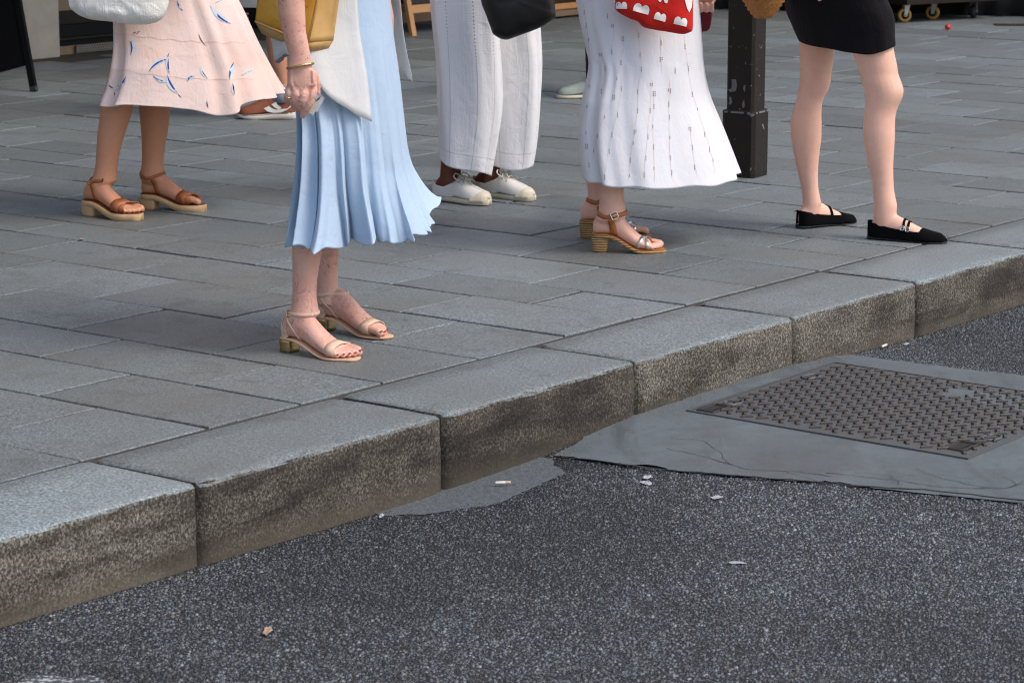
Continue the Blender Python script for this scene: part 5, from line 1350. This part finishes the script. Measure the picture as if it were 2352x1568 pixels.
wrn = sh - sd_ * .21 + fx * .22 - np.array((0, 0, .26)); arm(m, sh - sd_ * .19, sh - sd_ * .23 - np.array((0, 0, .27)), wrn); fist(m, wrn, fx, sd_)
wf = at(1612, -60, 9.5); arm(m, sh + sd_ * .19, sh + sd_ * .2 - np.array((0, 0, .27)) + fx * .05, wf); fist(m, wf, (0.05, -.05, -1), (1, 0, 0))
bodyD = link('body', remesh(m, .0036, 5), SKIN['D'], pD); bvD = bvh_of(bodyD.data); hair(pD, hc, fx, sd_, HAIR)
mt_wh, nt, b, n, col = fabric('white_crinkle_cotton', 'e7e6eb', 520, .03, .22, .1, .12)
str_ = n.noise(1, 2, vec=n.mapping(n.uv(), (70, 1.2, 1))); n.put(b.inputs['Base Color'], n.mix(n.ramp(str_, [(.45, 0), (.7, .3)]), col, lin('e6ddd6')))
def foldD(th, t):
    k = max(0, t - .12); w = th + .2 * math.sin(3 * th)
    f = (.010 + .035 * k) * (math.sin(8 * w + 1.5 * t) * .6 + .4 * math.sin(13 * w + 2))
    return f + (.022 * math.exp(-((t - .50) / .10) ** 2) * math.sin(21 * w) * .5 if t > .44 else 0) - .01 * t
def hemD(th): return .003 * math.sin(11 * th) + .010 * max(0, -math.sin(th))
skD = cloth('skirt', [(1318, -220), (1316, -60), (1328, 30), (1345, 110), (1352, 155), (1338, 225), (1329, 290), (1330, 345), (1338, 401)], [(1580, -220), (1596, -60), (1606, 20), (1612, 100), (1616, 160), (1630, 222), (1658, 292), (1680, 350), (1697, 396)], (9.12, 9.32), lambda t: .19 + .05 * t, mt_wh, pD, foldD, nt=70, na=180, drop=.008, hem=hemD)
top_garment(pD, hipD, fx, sd_, mt_wh, z0=.0)
bvSD = bvh_of(skD)
thr = simple('tan_embroidery_thread', lin('e2d7cf'), .9, .1, 60, 0); knot = simple('brown_embroidery_knot', lin('855a4e'), .9, .2, 60, 0); knot2 = simple('dark_embroidery_knot', lin('63545f'), .9, .2, 60, 0)
lines = [[(220, 20), (240, 160), (255, 350), (255, 540), (235, 700), (235, 820), (252, 980)], [(345, 50), (395, 150), (400, 240), (385, 320)], [(423, 440), (400, 580), (340, 710), (300, 830), (275, 950)], [(455, 200), (460, 280), (448, 350), (425, 440)], [(452, 475), (430, 650), (400, 770), (375, 890), (348, 1060)],
         [(548, 170), (565, 350), (570, 440), (552, 500), (545, 650), (528, 800), (510, 900), (492, 1080)], [(685, 215), (690, 430)], [(630, 480), (625, 600), (610, 750), (603, 860), (590, 980), (587, 1085)], [(647, 540), (640, 680), (640, 830), (645, 960), (650, 1085)], [(825, 210), (850, 410), (865, 510), (900, 640), (940, 760), (980, 890), (1000, 970), (1012, 1045)], [(740, 480), (735, 650), (738, 850), (742, 960), (755, 1070)], [(857, 740), (870, 850), (885, 960), (905, 1060)], [(770, 380), (775, 430)], [(290, 545), (330, 530), (348, 400), (320, 320)]]
rk = random.Random(5)
for Ln in lines:
    q = smooth_path([zD(*p) for p in Ln], 60); lad = [((x - .5, y), (x + .5, y)) for x, y in q]; decal('embroidered_line', [lad], bvSD, thr, skD, off=.0007, ladder=True)
    d = 0; nxt = rk.uniform(3, 20); K1 = []; K2 = []
    for i in range(1, 60):
        d += np.linalg.norm(q[i] - q[i - 1])
        if d > nxt:
            wide = rk.random() < .25; cols = (-2.1, 2.1) if wide else (rk.choice((-.8, .8)),)
            for a in cols:
                for r_ in range(rk.choice((2, 3, 3))):
                    x, y = q[i][0] + a, q[i][1] + r_ * 4.2; (K1 if rk.random() < .6 else K2).append([(x - .95, y - 1.1), (x + .95, y - 1.1), (x + .95, y + 1.1), (x - .95, y + 1.1)])
            nxt = d + rk.uniform(24, 60)
    if K1: decal('embroidered_knots', K1, bvSD, knot, skD, off=.0012, kind='stuff')
    if K2: decal('embroidered_knots', K2, bvSD, knot2, skD, off=.0012, kind='stuff')
for ft, near in ((D1, 1), (D2, 0)):
    so = obj('heeled_sandal', sole_mesh(ft, .013, .004, 1.03), M['rope'], pD)
    obj('heel', heel_mesh(ft, -.025, .245, .0, .20, .010, .003), M['rope'], so)
    f2 = Foot(ft.o, math.degrees(math.atan2(ft.x[1], ft.x[0])), ft.L, ft.hw, ft.rise, ft.plat + .0018, ft.side); obj('insole', sole_mesh(f2, .002, .002, 1.015), M['tan2'], so)
    zs = ft.sole(.2)
    band('ankle_strap', bvD, around(ft, .20, lambda a: zs + .062 - .010 * math.cos(R(a)) + .022 * (1 if math.cos(R(a)) > 0 else 0) * abs(math.cos(R(a))), 44), .015, .002, M['tan2'], so)
    for sg in (-1, 1): band('side_strap', bvD, [(ft.p(.31 - .05 * q, 0, ft.sole(.3) + .004 + .056 * q), ft.y * sg) for q in np.linspace(0, 1, 10)], .023, .002, M['tan2'], so)
    band('silver_strap', bvD, over_foot(ft, .62, .80, a0=-30, a1=210), .014, .0016, M['silver'], so)
    band('silver_strap', bvD, over_foot(ft, .84, .62, a0=-30, a1=210), .012, .0016, M['silver'], so, off=.003)
    band('tan_strap', bvD, over_foot(ft, .72, .86, a0=-32, a1=120), .014, .0016, M['tan2'], so, off=.002)
    if near:
        S = around(ft, .20, lambda a: zs + .070, 3, -66, -60); o_, C_, N_ = band('strap_loop', bvD, S, .016, .002, M['tan2'], so, off=.003); buckle(bvD, C_[1], N_[1], ft.x + ft.z * .4, .024, .024, .0018, M['steel'], so)
    ft.nails(M['nail'], bodyD)
redc, *_ = fabric('red_canvas', 'c3241c', 600, .08, .2, .05)
bagD = tag(pillow('red_tote_bag', [(1405, -200), (1410, -60), (1413, 0), (1412, 19), (1422, 30), (1446, 43), (1464, 50), (1472, 58), (1481, 64), (1503, 69), (1534, 74), (1567, 79), (1583, 75), (1591, 67), (1592, 25), (1594, -60), (1596, -200)], 8.93, .09, redc, None, .006, n=110, pw=.42), 'red cotton tote bag printed with white rounded shapes against the white skirt', 'tote bag')
m = Mesh(); tube(m, [at(1440, -190, 8.93), at(1450, -420, 9.0), at(1500, -520, 9.05), at(1550, -420, 9.0), at(1565, -190, 8.93)], .007, 8, .4); obj('handle', m, redc, bagD)
bvR = bvh_of(bagD); wp = simple('white_screen_print', lin('ebe3dd'), .85, .04, 60, 0)
def bump2(x0, y0, x1, y1, h):
    """flat base with two rounded lobes on top"""
    p0, p1 = np.array((x0, y0), float), np.array((x1, y1), float); d = p1 - p0; up = np.array((d[1], -d[0])) / np.linalg.norm(d); out = [p0, p0 + d * .33, p0 + d * .66, p1]; 
    for c, w in ((.74, .27), (.26, .27)):
        for a in np.linspace(-5 if False else 0, 180, 11)[(0 if c > .5 else 1):]:
            out.append(p0 + d * (c + w * math.cos(R(a)) * .96) + up * h * (.42 + .58 * math.sin(R(a))))
    return [zR(*q) for q in out]
for sh4 in ((335, 165, 545, 170, 130), (650, 200, 935, 278, 160), (1035, 350, 1245, 408, 140), (1398, 440, 1635, 497, 150)): decal('printed_shape', [bump2(*sh4)], bvR, wp, bagD, off=.0010)
decal('printed_drop', [[zR(*q) for q in ((1112, -20), (1180, -20), (1178, 15), (1160, 40), (1140, 38), (1120, 15))]], bvR, wp, bagD); decal('printed_drop', [[zR(*q) for q in ((1222, -20), (1300, -20), (1300, 30), (1285, 62), (1262, 68), (1240, 55), (1225, 20))]], bvR, wp, bagD)
decal('printed_point', [[zR(*q) for q in ((1600, -20), (1750, -20), (1745, 60), (1735, 140), (1690, 235), (1650, 160), (1625, 70))]], bvR, wp, bagD)
maroon, *_ = fabric('maroon_cotton', '6d2230', 600, .1, .3, .1)
mb = tag(pillow('maroon_cloth_bag', [(1590, -200), (1596, -40), (1600, 20), (1606, 68), (1618, 73), (1630, 66), (1635, 40), (1637, 0), (1640, -80), (1640, -200)], 9.62, .08, maroon, None, .010, pw=.5), 'maroon cloth bag showing between the white skirt and the post', 'bag')

# ================================================================== person in black mini skirt
zE = lambda x, y: (1653.7 + x * .375, y * .375)
E1 = Foot((1.270, 9.365), -22, .272, 1.0, .004, .006, 1); E2 = Foot((1.045, 9.600), 34, .258, 1.0, .004, .006, -1)
pE = person('person with bare legs in a black mini skirt and black buckled flats', E1, E2)
hipE = np.array((1.15, 9.47, .90)); m = Mesh(); E1.body(m, False, .002); E2.body(m, False, .002)
leg(m, [(290, 795, 1062), (310, 802, 1066), (400, 840, 1085), (450, 855, 1092), (500, 868, 1110), (550, 884, 1125), (600, 890, 1116), (650, 888, 1092), (700, 883, 1077), (760, 877, 1072), (820, 876, 1072), (900, 884, 1068), (1000, 905, 1062), (1100, 930, 1063), (1170, 938, 1068), (1220, 941, 1078), (1260, 944, 1086)], E1, hipE + np.array((.05, -.06, -.02)), [(.4, .082), (1, .08)], tr=zE, depth=1.0)
leg(m, [(235, 485, 708), (250, 485, 706), (350, 490, 699), (450, 490, 682), (500, 488, 677), (550, 483, 666), (600, 470, 636), (650, 455, 624), (720, 437, 622), (780, 431, 623), (850, 437, 621), (920, 447, 612), (1000, 463, 604), (1080, 481, 600), (1150, 497, 604), (1200, 503, 612), (1240, 507, 622)], E2, hipE + np.array((-.05, .06, -.02)), [(.4, .08), (1, .08)], tr=zE, depth=1.0)
# ankle bones
for ft in (E1, E2):
    for s in (-1, 1): c = ft.p(.21, s * .031, ft.sole(.2) + .075); tube(m, [c - ft.y * s * .004, c - ft.y * s * .004 + np.array((0, 0, .010))], .009, 10)
fx, sd_, sh, hc = upper_body(m, hipE, -20)
wn_ = at(1745, -190, 9.28); arm(m, sh - sd_ * .19, (sh - sd_ * .25 + wn_) / 2 + np.array((0, -.03, -.02)), wn_); fist(m, wn_, (0, 0, -1), (1, 0, 0))
w2 = sh + sd_ * .2 + fx * .12 - np.array((0, 0, .40)); arm(m, sh + sd_ * .19, sh + sd_ * .21 - np.array((0, 0, .27)), w2); fist(m, w2, fx * .4 - np.array((0, 0, 1)), fx)
bodyE = link('body', remesh(m, .0042, 12), SKIN['E'], pE); bvE = bvh_of(bodyE.data); hair(pE, hc, fx, sd_, HAIR)
mt_blk, *_ = fabric('black_linen', (.0045, .0034, .005), 600, .15, .5, .02)
def foldE(th, t): return .010 * math.sin(5 * th + 2 * t) + .02 * nz(3 * math.cos(th), 3 * math.sin(th), 4 * t)
def hemE(th): return .012 * max(0, -math.sin(th)) + .016 * math.exp(-((math.cos(th) - .25) / .4) ** 2) * max(0, -math.sin(th))
skE = cloth('mini_skirt', [(1810, -240), (1798, -120), (1803, 0), (1819, 55), (1833, 90)], [(2012, -240), (2026, -120), (2030, -20), (2050, 40), (2053, 98)], (9.56, 9.38), lambda t: .17 + .01 * t, mt_blk, pE, foldE, nt=40, na=110, drop=.004, hem=hemE, solid=.004)
top_garment(pE, hipE, fx, sd_, mt_blk, z0=.0)
for ft, near in ((E1, 1), (E2, 0)):
    sh_ = Foot(ft.o - ft.x * .004, math.degrees(math.atan2(ft.x[1], ft.x[0])), ft.L * 1.03, 1.0, .004, .006, ft.side)
    so = obj('flat_shoe', sole_mesh(sh_, lambda t: .0055, .001, 1.015), M['rubber'], pE)
    obj('heel', heel_mesh(sh_, -.005, .24, -.003, .235, .003, .0), M['rubber'], so)
    rimf = lambda t: interp([0, .06, .15, .3, .45, .6, .70], [.058, .054, .048, .040, .036, .034, .033], t)
    htf = lambda t: interp([0, .3, .5, .66, .74, .84, .93, 1], [.085, .085, .066, .046, .040, .032, .027, .022], t)
    upper(sh_, rimf, M['suede'], 'upper', so, .003, .69, -.001, htf, n=36, tip=1.01)
    if near:
        for t0, t1 in ((.46, .49), (.52, .55)):
            band('strap', bvE, over_foot(ft, t0, t1, a0=-10, a1=190), .0085, .002, M['suede'], so, off=.002)
            hh_ = pxband(bvE, [(2072, 524), (2074, 524)], 2) if t0 < .5 else pxband(bvE, [(2084, 527), (2086, 527)], 2)
            if hh_: buckle(bvE, hh_[0][0] + np.array((0, -.003, .0)), hh_[0][1], ft.x, .014, .014, .0019, M['steel'], so)
    else:
        band('strap', bvE, over_foot(ft, .50, .52, a0=-10, a1=190), .010, .002, M['suede'], so, off=.002)
        m = Mesh(); tube(m, smooth_path([sh_.p(.0, 0, .060), sh_.p(-.03, 0, .066), sh_.p(-.055, 0, .064)], 6), .0034, 8, .5); obj('pull_tab', m, M['suede'], so)
# straw basket
bc = at(1755, -70, 9.2); rr = []; 
for k in range(44):
    q = k / 43; z = -.165 + .30 * q; r = .028 + .082 * math.sin(min(1, q * 1.5) * math.pi / 2) ** .8; r += .0030 * math.sin(k * math.pi / 1.0 * .999 + math.pi / 2) 
    rr.append([bc + np.array((0, 0, z)) + np.array((math.cos(t) * r * (1 + .010 * math.sin(40 * t + k * 2)), math.sin(t) * r * (1 + .010 * math.sin(40 * t + k * 2)), .0012 * math.sin(20 * t + k))) for t in np.linspace(0, 2 * math.pi, 120, endpoint=False)])
basket = obj('straw_basket', loft(Mesh(), rr, cap=True), simple('woven_straw', lin('a06a34'), .75, .45, 45, .7, .003, bscale=170)); tag(basket, 'round woven brown straw basket bag held beside the black skirt', 'basket')
m = Mesh(); tube(m, smooth_path([bc + np.array((-.10, 0, .13)), bc + np.array((-.09, 0, .26)), bc + np.array((0, 0, .33)), bc + np.array((.09, 0, .26)), bc + np.array((.10, 0, .13))], 16), .008, 8); obj('handle', m, M['insole'], basket)

# ================================================================== passer-by walking left (calf, sock, trainer)
zF = lambda x, y: (490 + x * .1876, y * .1876)
F1 = Foot((-1.080, 13.11), 188, .262, 1.05, .006, .024, 1); F2 = Foot((-.80, 13.30), 188, .26, 1.05, .006, .024, -1)
pF = person('passer-by with bare calves, grey socks and brown white-striped trainers behind the pink skirt', F1, F2)
hipF = np.array((-1.20, 13.22, .92)); m = Mesh(); F1.body(m, False, .004); F2.body(m, False, .004)
leg(m, [(380, 640, 880), (500, 645, 900), (600, 655, 905), (700, 665, 905), (800, 690, 905), (900, 735, 905), (1000, 775, 912), (1060, 790, 918), (1110, 800, 922)], F1, hipF + np.array((.0, -.09, 0)), [(.15, .068), (.5, .08), (1, .095)], tr=zF)
a2 = F2.p(.2, 0, .10); loft(m, [ellip(a2, .036, .036, 20), ellip(a2 + np.array((-.02, 0, .1)), .040, .04, 20), ellip(a2 + np.array((-.05, 0, .25)), .056, .056, 20), ellip(a2 + np.array((-.10, 0, .40)), .055, .055, 20), ellip(hipF + np.array((0, .09, 0)), .09, .09, 20)])
fx, sd_, sh, hc = upper_body(m, hipF, 180, broad=1.05)
for s in (-1, 1): wr = sh + sd_ * s * .23 - np.array((0, 0, .47)) + fx * .08 * s; arm(m, sh + sd_ * s * .2, sh + sd_ * s * .24 - np.array((0, 0, .27)), wr); fist(m, wr, (0, 0, -1), fx)
bodyF = link('body', remesh(m, .006), SKIN['F'], pF); bvF = bvh_of(bodyF.data); hair(pF, hc, fx, sd_, HAIR)
sock_m = simple('grey_blue_knit', lin('75818c'), .95, .12, 40, .4, .001, bscale=600); brown_m = leather('brown_trainer_suede', '7a4328', .8); offw = simple('off_white_rubber', (.55, .50, .42), .6, .1, 30, .1); wstripe = simple('white_trainer_stripe', (.62, .59, .54), .6, .08, 30, .05)
for ft in (F1, F2):
    a2 = ft.p(.21, 0, .085); rr = []
    for z, r in ((.0, .044), (.03, .043), (.06, .0425), (.082, .044), (.09, .0445)): 
        rr.append(ellip(a2 + np.array((-.02 * z / .09 * (1 if ft is F1 else .5), 0, z - .004)), r, r, 24))
    obj('sock', loft(Mesh(), rr, cap=False), sock_m, pF, solid=.003)
    sh_ = Foot(ft.o - ft.x * .010, 188, ft.L * 1.07, 1.1, .006, .026, ft.side)
    so = obj('trainer', sole_mesh(sh_, lambda t: interp([0, .3, .7, .9, 1], [.034, .030, .026, .020, .010], t), .004, 1.02), offw, pF)
    rimf = lambda t: interp([0, .08, .25, .42, .55], [.066, .058, .052, .070, .08], t); htf = lambda t: interp([0, .3, .48, .6, .75, .88, 1], [.085, .09, .084, .070, .052, .040, .028], t)
    up_ = upper(sh_, rimf, brown_m, 'upper', so, .005, .46, -.004, htf)
    bvU = bvh_of(up_)
    if ft is F1:
        decal('stripe', [[(zF(*a), zF(*b)) for a, b in (((615, 1330), (680, 1300)), ((670, 1370), (720, 1330)), ((740, 1385), (770, 1345)), ((820, 1380), (850, 1335)), ((900, 1350), (910, 1330)), ((950, 1310), (950, 1290)))]], bvU, wstripe, up_, ladder=True, off=.002)
        decal('stripe', [[(zF(*a), zF(*b)) for a, b in (((710, 1280), (765, 1252)), ((745, 1315), (790, 1290)), ((800, 1345), (835, 1320)))]], bvU, wstripe, up_, ladder=True, off=.002)
shorts, *_ = fabric('white_cotton_shorts', 'd9d4cf', 700, .05, .3, .1)
rr = []
for z, f in ((.30, 1.0), (.2, 1.02), (.1, 1.03), (.0, 1.04), (-.12, 1.06), (-.25, 1.08), (-.37, 1.1)): rr.append(ellip(hipF + np.array((-.02, 0, z)), .16 * f, .20 * f, 60))
obj('shorts', loft(Mesh(), rr, cap=False), shorts, pF, solid=.003)
top_garment(pF, hipF, fx, sd_, shorts, z0=.0, g=.02)

# ================================================================== passer-by hidden behind the white skirt: one grey shoe shows
G1 = Foot((.505, 14.06), 186, .262, 1.05, .004, .018, 1); G2 = Foot((.66, 14.25), 186, .262, 1.05, .004, .018, -1)
pG = person('passer-by mostly hidden behind the white embroidered skirt, one grey shoe toe showing', G1, G2)
hipG = np.array((.60, 14.15, .92)); m = Mesh(); G1.body(m, False, .004); G2.body(m, False, .004)
for ft, s in ((G1, -1), (G2, 1)):
    a2 = ft.p(.2, 0, .09); loft(m, [ellip(a2, .036, .036, 18), ellip(a2 + np.array((0, 0, .25)), .055, .055, 18), ellip(a2 + np.array((0, 0, .42)), .056, .056, 18), ellip(hipG + np.array((0, .08 * s, 0)), .09, .09, 18)])
fx, sd_, sh, hc = upper_body(m, hipG, 180)
for s in (-1, 1): wr = sh + sd_ * s * .2 - np.array((0, 0, .47)); arm(m, sh + sd_ * s * .19, sh + sd_ * s * .21 - np.array((0, 0, .27)), wr); fist(m, wr, (0, 0, -1), fx)
link('body', remesh(m, .007), SKIN['D'], pG); hair(pG, hc, fx, sd_, HAIR)
greysh = simple('grey_green_shoe_canvas', lin('8b938c'), .8, .12, 30, .3, .001, bscale=500); dkcl, *_ = fabric('charcoal_cotton', (.02, .02, .024), 600, .1, .3, .1)
for ft, s in ((G1, -1), (G2, 1)):
    sh_ = Foot(ft.o - ft.x * .008, 186, ft.L * 1.06, 1.08, .004, .02, ft.side)
    so = obj('shoe', sole_mesh(sh_, lambda t: .018, .004, 1.02), M['gum'], pG); upper(sh_, lambda t: interp([0, .1, .3, .5], [.065, .055, .05, .075], t), greysh, 'upper', so, .004, .46, -.004, lambda t: interp([0, .3, .5, .7, .88, 1], [.085, .088, .078, .055, .040, .028], t))
    a2 = ft.p(.2, 0, .07); obj('trouser_leg', loft(Mesh(), [ellip(a2, .060, .062, 30), ellip(a2 + np.array((0, 0, .3)), .070, .072, 30), ellip(hipG + np.array((0, .08 * s, -.02)), .105, .10, 30)], cap=False), dkcl, pG, solid=.003)
top_garment(pG, hipG, fx, sd_, dkcl, z0=-.05)

# ------------------------------------------------------------------ litter and marks on the road and paving
paper = simple('dirty_white_paper', (.34, .35, .37), .8, .25, 60, .3, .001); cig = simple('cigarette_paper', (.62, .58, .52), .8, .1, 60, .1); leafm = simple('dry_tan_leaf', (.36, .24, .16), .8, .3, 60, .2)
def rz(p): 
    u, v = float(p[:2] @ DU), float(p[:2] @ DV); return road_z(u, v)
def scrap(px, w, d, mt, nm, label, cat, on_road=True, seed=0, h=.006):
    p = gnd(px[0], px[1], -.185 if on_road else 0.0); z = (rz(p) if on_road else 0.0) + .003
    m = Mesh(); rr = []; A_ = rs.uniform(0, 3.1); ca, sa = math.cos(A_), math.sin(A_)
    for k in (.05, .4, .75, 1.0):
        ring_ = []
        for a in np.linspace(0, 2 * math.pi, 16, endpoint=False):
            f = 1 + .55 * nz(math.cos(a) * 1.7, math.sin(a) * 1.7, seed * 3.3); x, y = k * f * math.cos(a), .55 * k * f * math.sin(a); x, y = x * ca - y * sa, x * sa + y * ca
            ring_.append(np.array((p[0] + w * x, p[1] + d * y, z + h * (.1 + .7 * abs(nz(x * 2.2, y * 2.2, seed))))))
        rr.append(ring_)
    loft(m, rr, cap=False); m.f.append(tuple(range(16))); return tag(obj(nm, m, mt, None, solid=.0006, smooth=False), label, cat)
scrap((1486, 1096), .017, .020, paper, 'paper_scrap', 'crumpled white paper scrap on the asphalt just below the cement apron', 'litter', seed=1, h=.010)
scrap((1484, 1108), .020, .022, paper, 'paper_scrap', 'flattened grey paper scrap on the asphalt under the crumpled white one', 'litter', seed=2)
scrap((1693, 1285), .022, .016, paper, 'paper_scrap', 'flat white paper scrap alone on the open asphalt at right', 'litter', seed=3, h=.003)
scrap((1645, 1140), .020, .020, paper, 'paper_scrap', 'faded white paper shred on the asphalt below the cement apron edge', 'litter', seed=4, h=.003)
scrap((614, 1446), .016, .030, leafm, 'dry_leaf', 'small dry tan leaf lying on the dark asphalt at lower left', 'leaf', seed=5, h=.010)
scrap((2082, 798), .014, .02, paper, 'paper_scrap', 'small white paper scrap on asphalt against the kerb foot at right', 'litter', seed=6)
scrap((876, 1175), .007, .02, paper, 'paper_scrap', 'tiny white paper crumb at the kerb foot below the beige sandals', 'litter', seed=7, h=.012)
scrap((842, 705), .006, .008, paper, 'paper_scrap', 'tiny pale paper crumb on the paving behind the beige sandals', 'litter', False, 8, .003)
scrap((187, 551), .020, .010, leafm, 'dry_leaf', 'narrow tan scrap in the paving joint below the left clog', 'leaf', False, 9, .003)
scrap((1692, 883), .030, .022, simple('dry_moss', (.085, .065, .030), .95, .4, 90, .8, .004), 'moss_tuft', 'small brown moss tuft at the kerb foot beside the access cover', 'moss', seed=10, h=.022)
def butt(px, ang, L, label):
    p = gnd(px[0], px[1], -.18); z = rz(p) + .011; d = np.array((math.cos(R(ang)), math.sin(R(ang)), 0)) * L / 2; c = np.array((p[0], p[1], z))
    e = thing('cigarette_butt', label, 'cigarette butt', c); obj('paper_tube', tube(Mesh(), [c - d, c + d * .35], .0039, 10), cig, e); obj('filter', tube(Mesh(), [c + d * .42, c + d], .0040, 10), simple('cork_filter', (.50, .38, .26), .8, .15, 60, 0), e)
butt((1155, 1103), 8, .034, 'white cigarette butt on the grey cement patch by the kerb'); butt((2031, 806), 60, .034, 'pale cigarette butt at the kerb foot near the top of the access cover')
# worn white paint at the lower left corner of the road
def paint_mat():
    m, nt, b = mat('worn_white_road_paint'); n = N(nt)
    P = n.pos.outputs['Position']; f = n.math('ADD', n.math('MULTIPLY', n.noise(1, 4, .65, vec=n.mapping(P, (28, 60, 28))), .6), n.math('MULTIPLY', n.vor(105), .45))
    col = n.mix(n.ramp(f, [(.42, 0), (.52, 1)]), (.40, .42, .44), (.050, .055, .062)); n.put(b.inputs['Base Color'], col); sock(b, Roughness=.7); n.put(b.inputs['Normal'], n.bump(n.vor(105), .5, .004)); return m
pm = paint_mat(); P0 = [(60, 1552), (75, 1543), (110, 1544), (140, 1550), (165, 1549), (190, 1543), (225, 1550), (250, 1566), (255, 1600), (210, 1640), (120, 1640), (40, 1600)]
pl = [uvat(p, -.185) for p in P0]; obj('road_paint', sheet(pl, lambda u, v: road_z(u, v) + .0015, .02, .015), pm, kind='structure')

# grit and sand gathered along the gutter
m = Mesh(); rg = random.Random(21)
for k in range(900):
    u = rg.uniform(2.2, 9.0); v = 4.138 - abs(rg.gauss(0, .035)); r = rg.uniform(.0012, .0035); z = (apron_z if 5.5 < u < 7.05 else road_z)(u, v) + .001
    c = np.array(uvw(u, v, z)); q = [c + r * np.array(d) * rg.uniform(.7, 1.3) for d in ((1, 0, 0), (-.5, .87, 0), (-.5, -.87, 0), (0, 0, .9))]; m.add(q, [(0, 1, 3), (1, 2, 3), (2, 0, 3), (2, 1, 0)])
obj('gutter_grit', m, simple('sandy_grit', (.16, .135, .10), .9, .5, 300, 0), road, kind='stuff', smooth=False)

# loose-looking surface chippings of the asphalt: real little stones where they are near enough to tell apart
def chippings(n_try, seed):
    g = np.random.default_rng(seed); u = g.uniform(2.3, 9.2, n_try); v = g.uniform(.9, 4.135, n_try)
    x = u * DU[0] + v * DV[0]; y = u * DU[1] + v * DV[1]
    yy = y * CP - (-.185 - CAM_H) * SP; zz = y * SP + (-.185 - CAM_H) * CP
    px = CX + F_PX * x / yy; py = CY - F_PX * zz / yy
    keep = (px > -160) & (px < 2512) & (py < 1700) & (py > 500)
    ap = np.array(apron_poly + [apron_poly[0]]); ins = np.zeros(n_try, bool)
    for (a0, b0), (a1, b1) in zip(ap[:-1], ap[1:]):
        c = ((b0 > v) != (b1 > v)) & (u < (a1 - a0) * (v - b0) / ((b1 - b0) + 1e-12) + a0); ins ^= c
    keep &= ~ins & ~((u > 4.86) & (u < 5.5) & (v > 4.03 - .06 * (u - 4.86)))
    pp = np.array(pl + [pl[0]]); inp = np.zeros(n_try, bool)
    for (a0, b0), (a1, b1) in zip(pp[:-1], pp[1:]):
        inp ^= ((b0 > v) != (b1 > v)) & (u < (a1 - a0) * (v - b0) / ((b1 - b0) + 1e-12) + a0)
    keep &= ~(inp & (g.random(n_try) < .8))
    u, v = u[keep], v[keep]; n = len(u)
    z = np.array([road_z(a, b) for a, b in zip(u, v)])
    r = g.uniform(.0022, .0048, n) * np.where(g.random(n) < .12, 1.35, 1.0); h = r * g.uniform(.25, .6, n); ang = g.uniform(0, 6.283, n); asp = g.uniform(.6, 1.0, n); tx = g.uniform(-.25, .25, n); ty = g.uniform(-.25, .25, n)
    V = np.zeros((n, 10, 3)); k5 = np.arange(5) * 2 * np.pi / 5
    for i in range(5):
        a = ang + k5[i] + g.uniform(-.3, .3, n); f = g.uniform(.8, 1.2, n)
        lu, lv = r * f * np.cos(a), r * f * asp * np.sin(a)
        for lev, (sc, zz_) in enumerate(((1.0, -.0012), (.62, 1.0))):
            pu, pv = u + lu * sc, v + lv * sc
            V[:, lev * 5 + i, 0] = pu * DU[0] + pv * DV[0]; V[:, lev * 5 + i, 1] = pu * DU[1] + pv * DV[1]
            V[:, lev * 5 + i, 2] = z + (zz_ if lev == 0 else h + (lu * tx + lv * ty) * sc)
    F = [(0, 1, 6, 5), (1, 2, 7, 6), (2, 3, 8, 7), (3, 4, 9, 8), (4, 0, 5, 9)]
    quads = (np.array(F)[None] + (np.arange(n) * 10)[:, None, None]).reshape(-1, 4); tops = np.arange(5, 10)[None] + (np.arange(n) * 10)[:, None]
    me = bpy.data.meshes.new('chippings'); me.vertices.add(n * 10); me.vertices.foreach_set('co', V.ravel())
    nq, nt_ = len(quads), n; me.loops.add(nq * 4 + nt_ * 5); me.loops.foreach_set('vertex_index', np.concatenate([quads.ravel(), tops.ravel()]).astype(np.int32))
    me.polygons.add(nq + nt_); me.polygons.foreach_set('loop_start', np.concatenate([np.arange(nq) * 4, nq * 4 + np.arange(nt_) * 5]).astype(np.int32))
    at_ = me.attributes.new('tone', 'FLOAT', 'POINT'); at_.data.foreach_set('value', np.repeat(g.random(n), 10).astype(np.float32))
    me.update(calc_edges=True); me.validate(); return me, n
def chip_mat():
    m, nt, b = mat('asphalt_chippings'); n = N(nt); a = n.node('ShaderNodeAttribute'); a.attribute_name = 'tone'; t = a.outputs['Fac']
    col = n.ramp(t, [(0, (.022, .024, .028)), (.35, (.060, .067, .076)), (.70, (.112, .126, .143)), (.88, (.165, .185, .205)), (.90, (.120, .100, .080)), (.96, (.150, .125, .100)), (.965, (.22, .24, .26)), (1, (.25, .27, .29))])
    wear = n.ramp(n.noise(.9, 5, .6), [(.38, .55), (.64, 1.15)]); col = n.mix(1.0, col, wear, 'MULTIPLY')
    n.put(b.inputs['Base Color'], col); sock(b, Roughness=.5); return m
me, nchip = chippings(230000, 5)
link('chippings', me, chip_mat(), road, 'stuff')
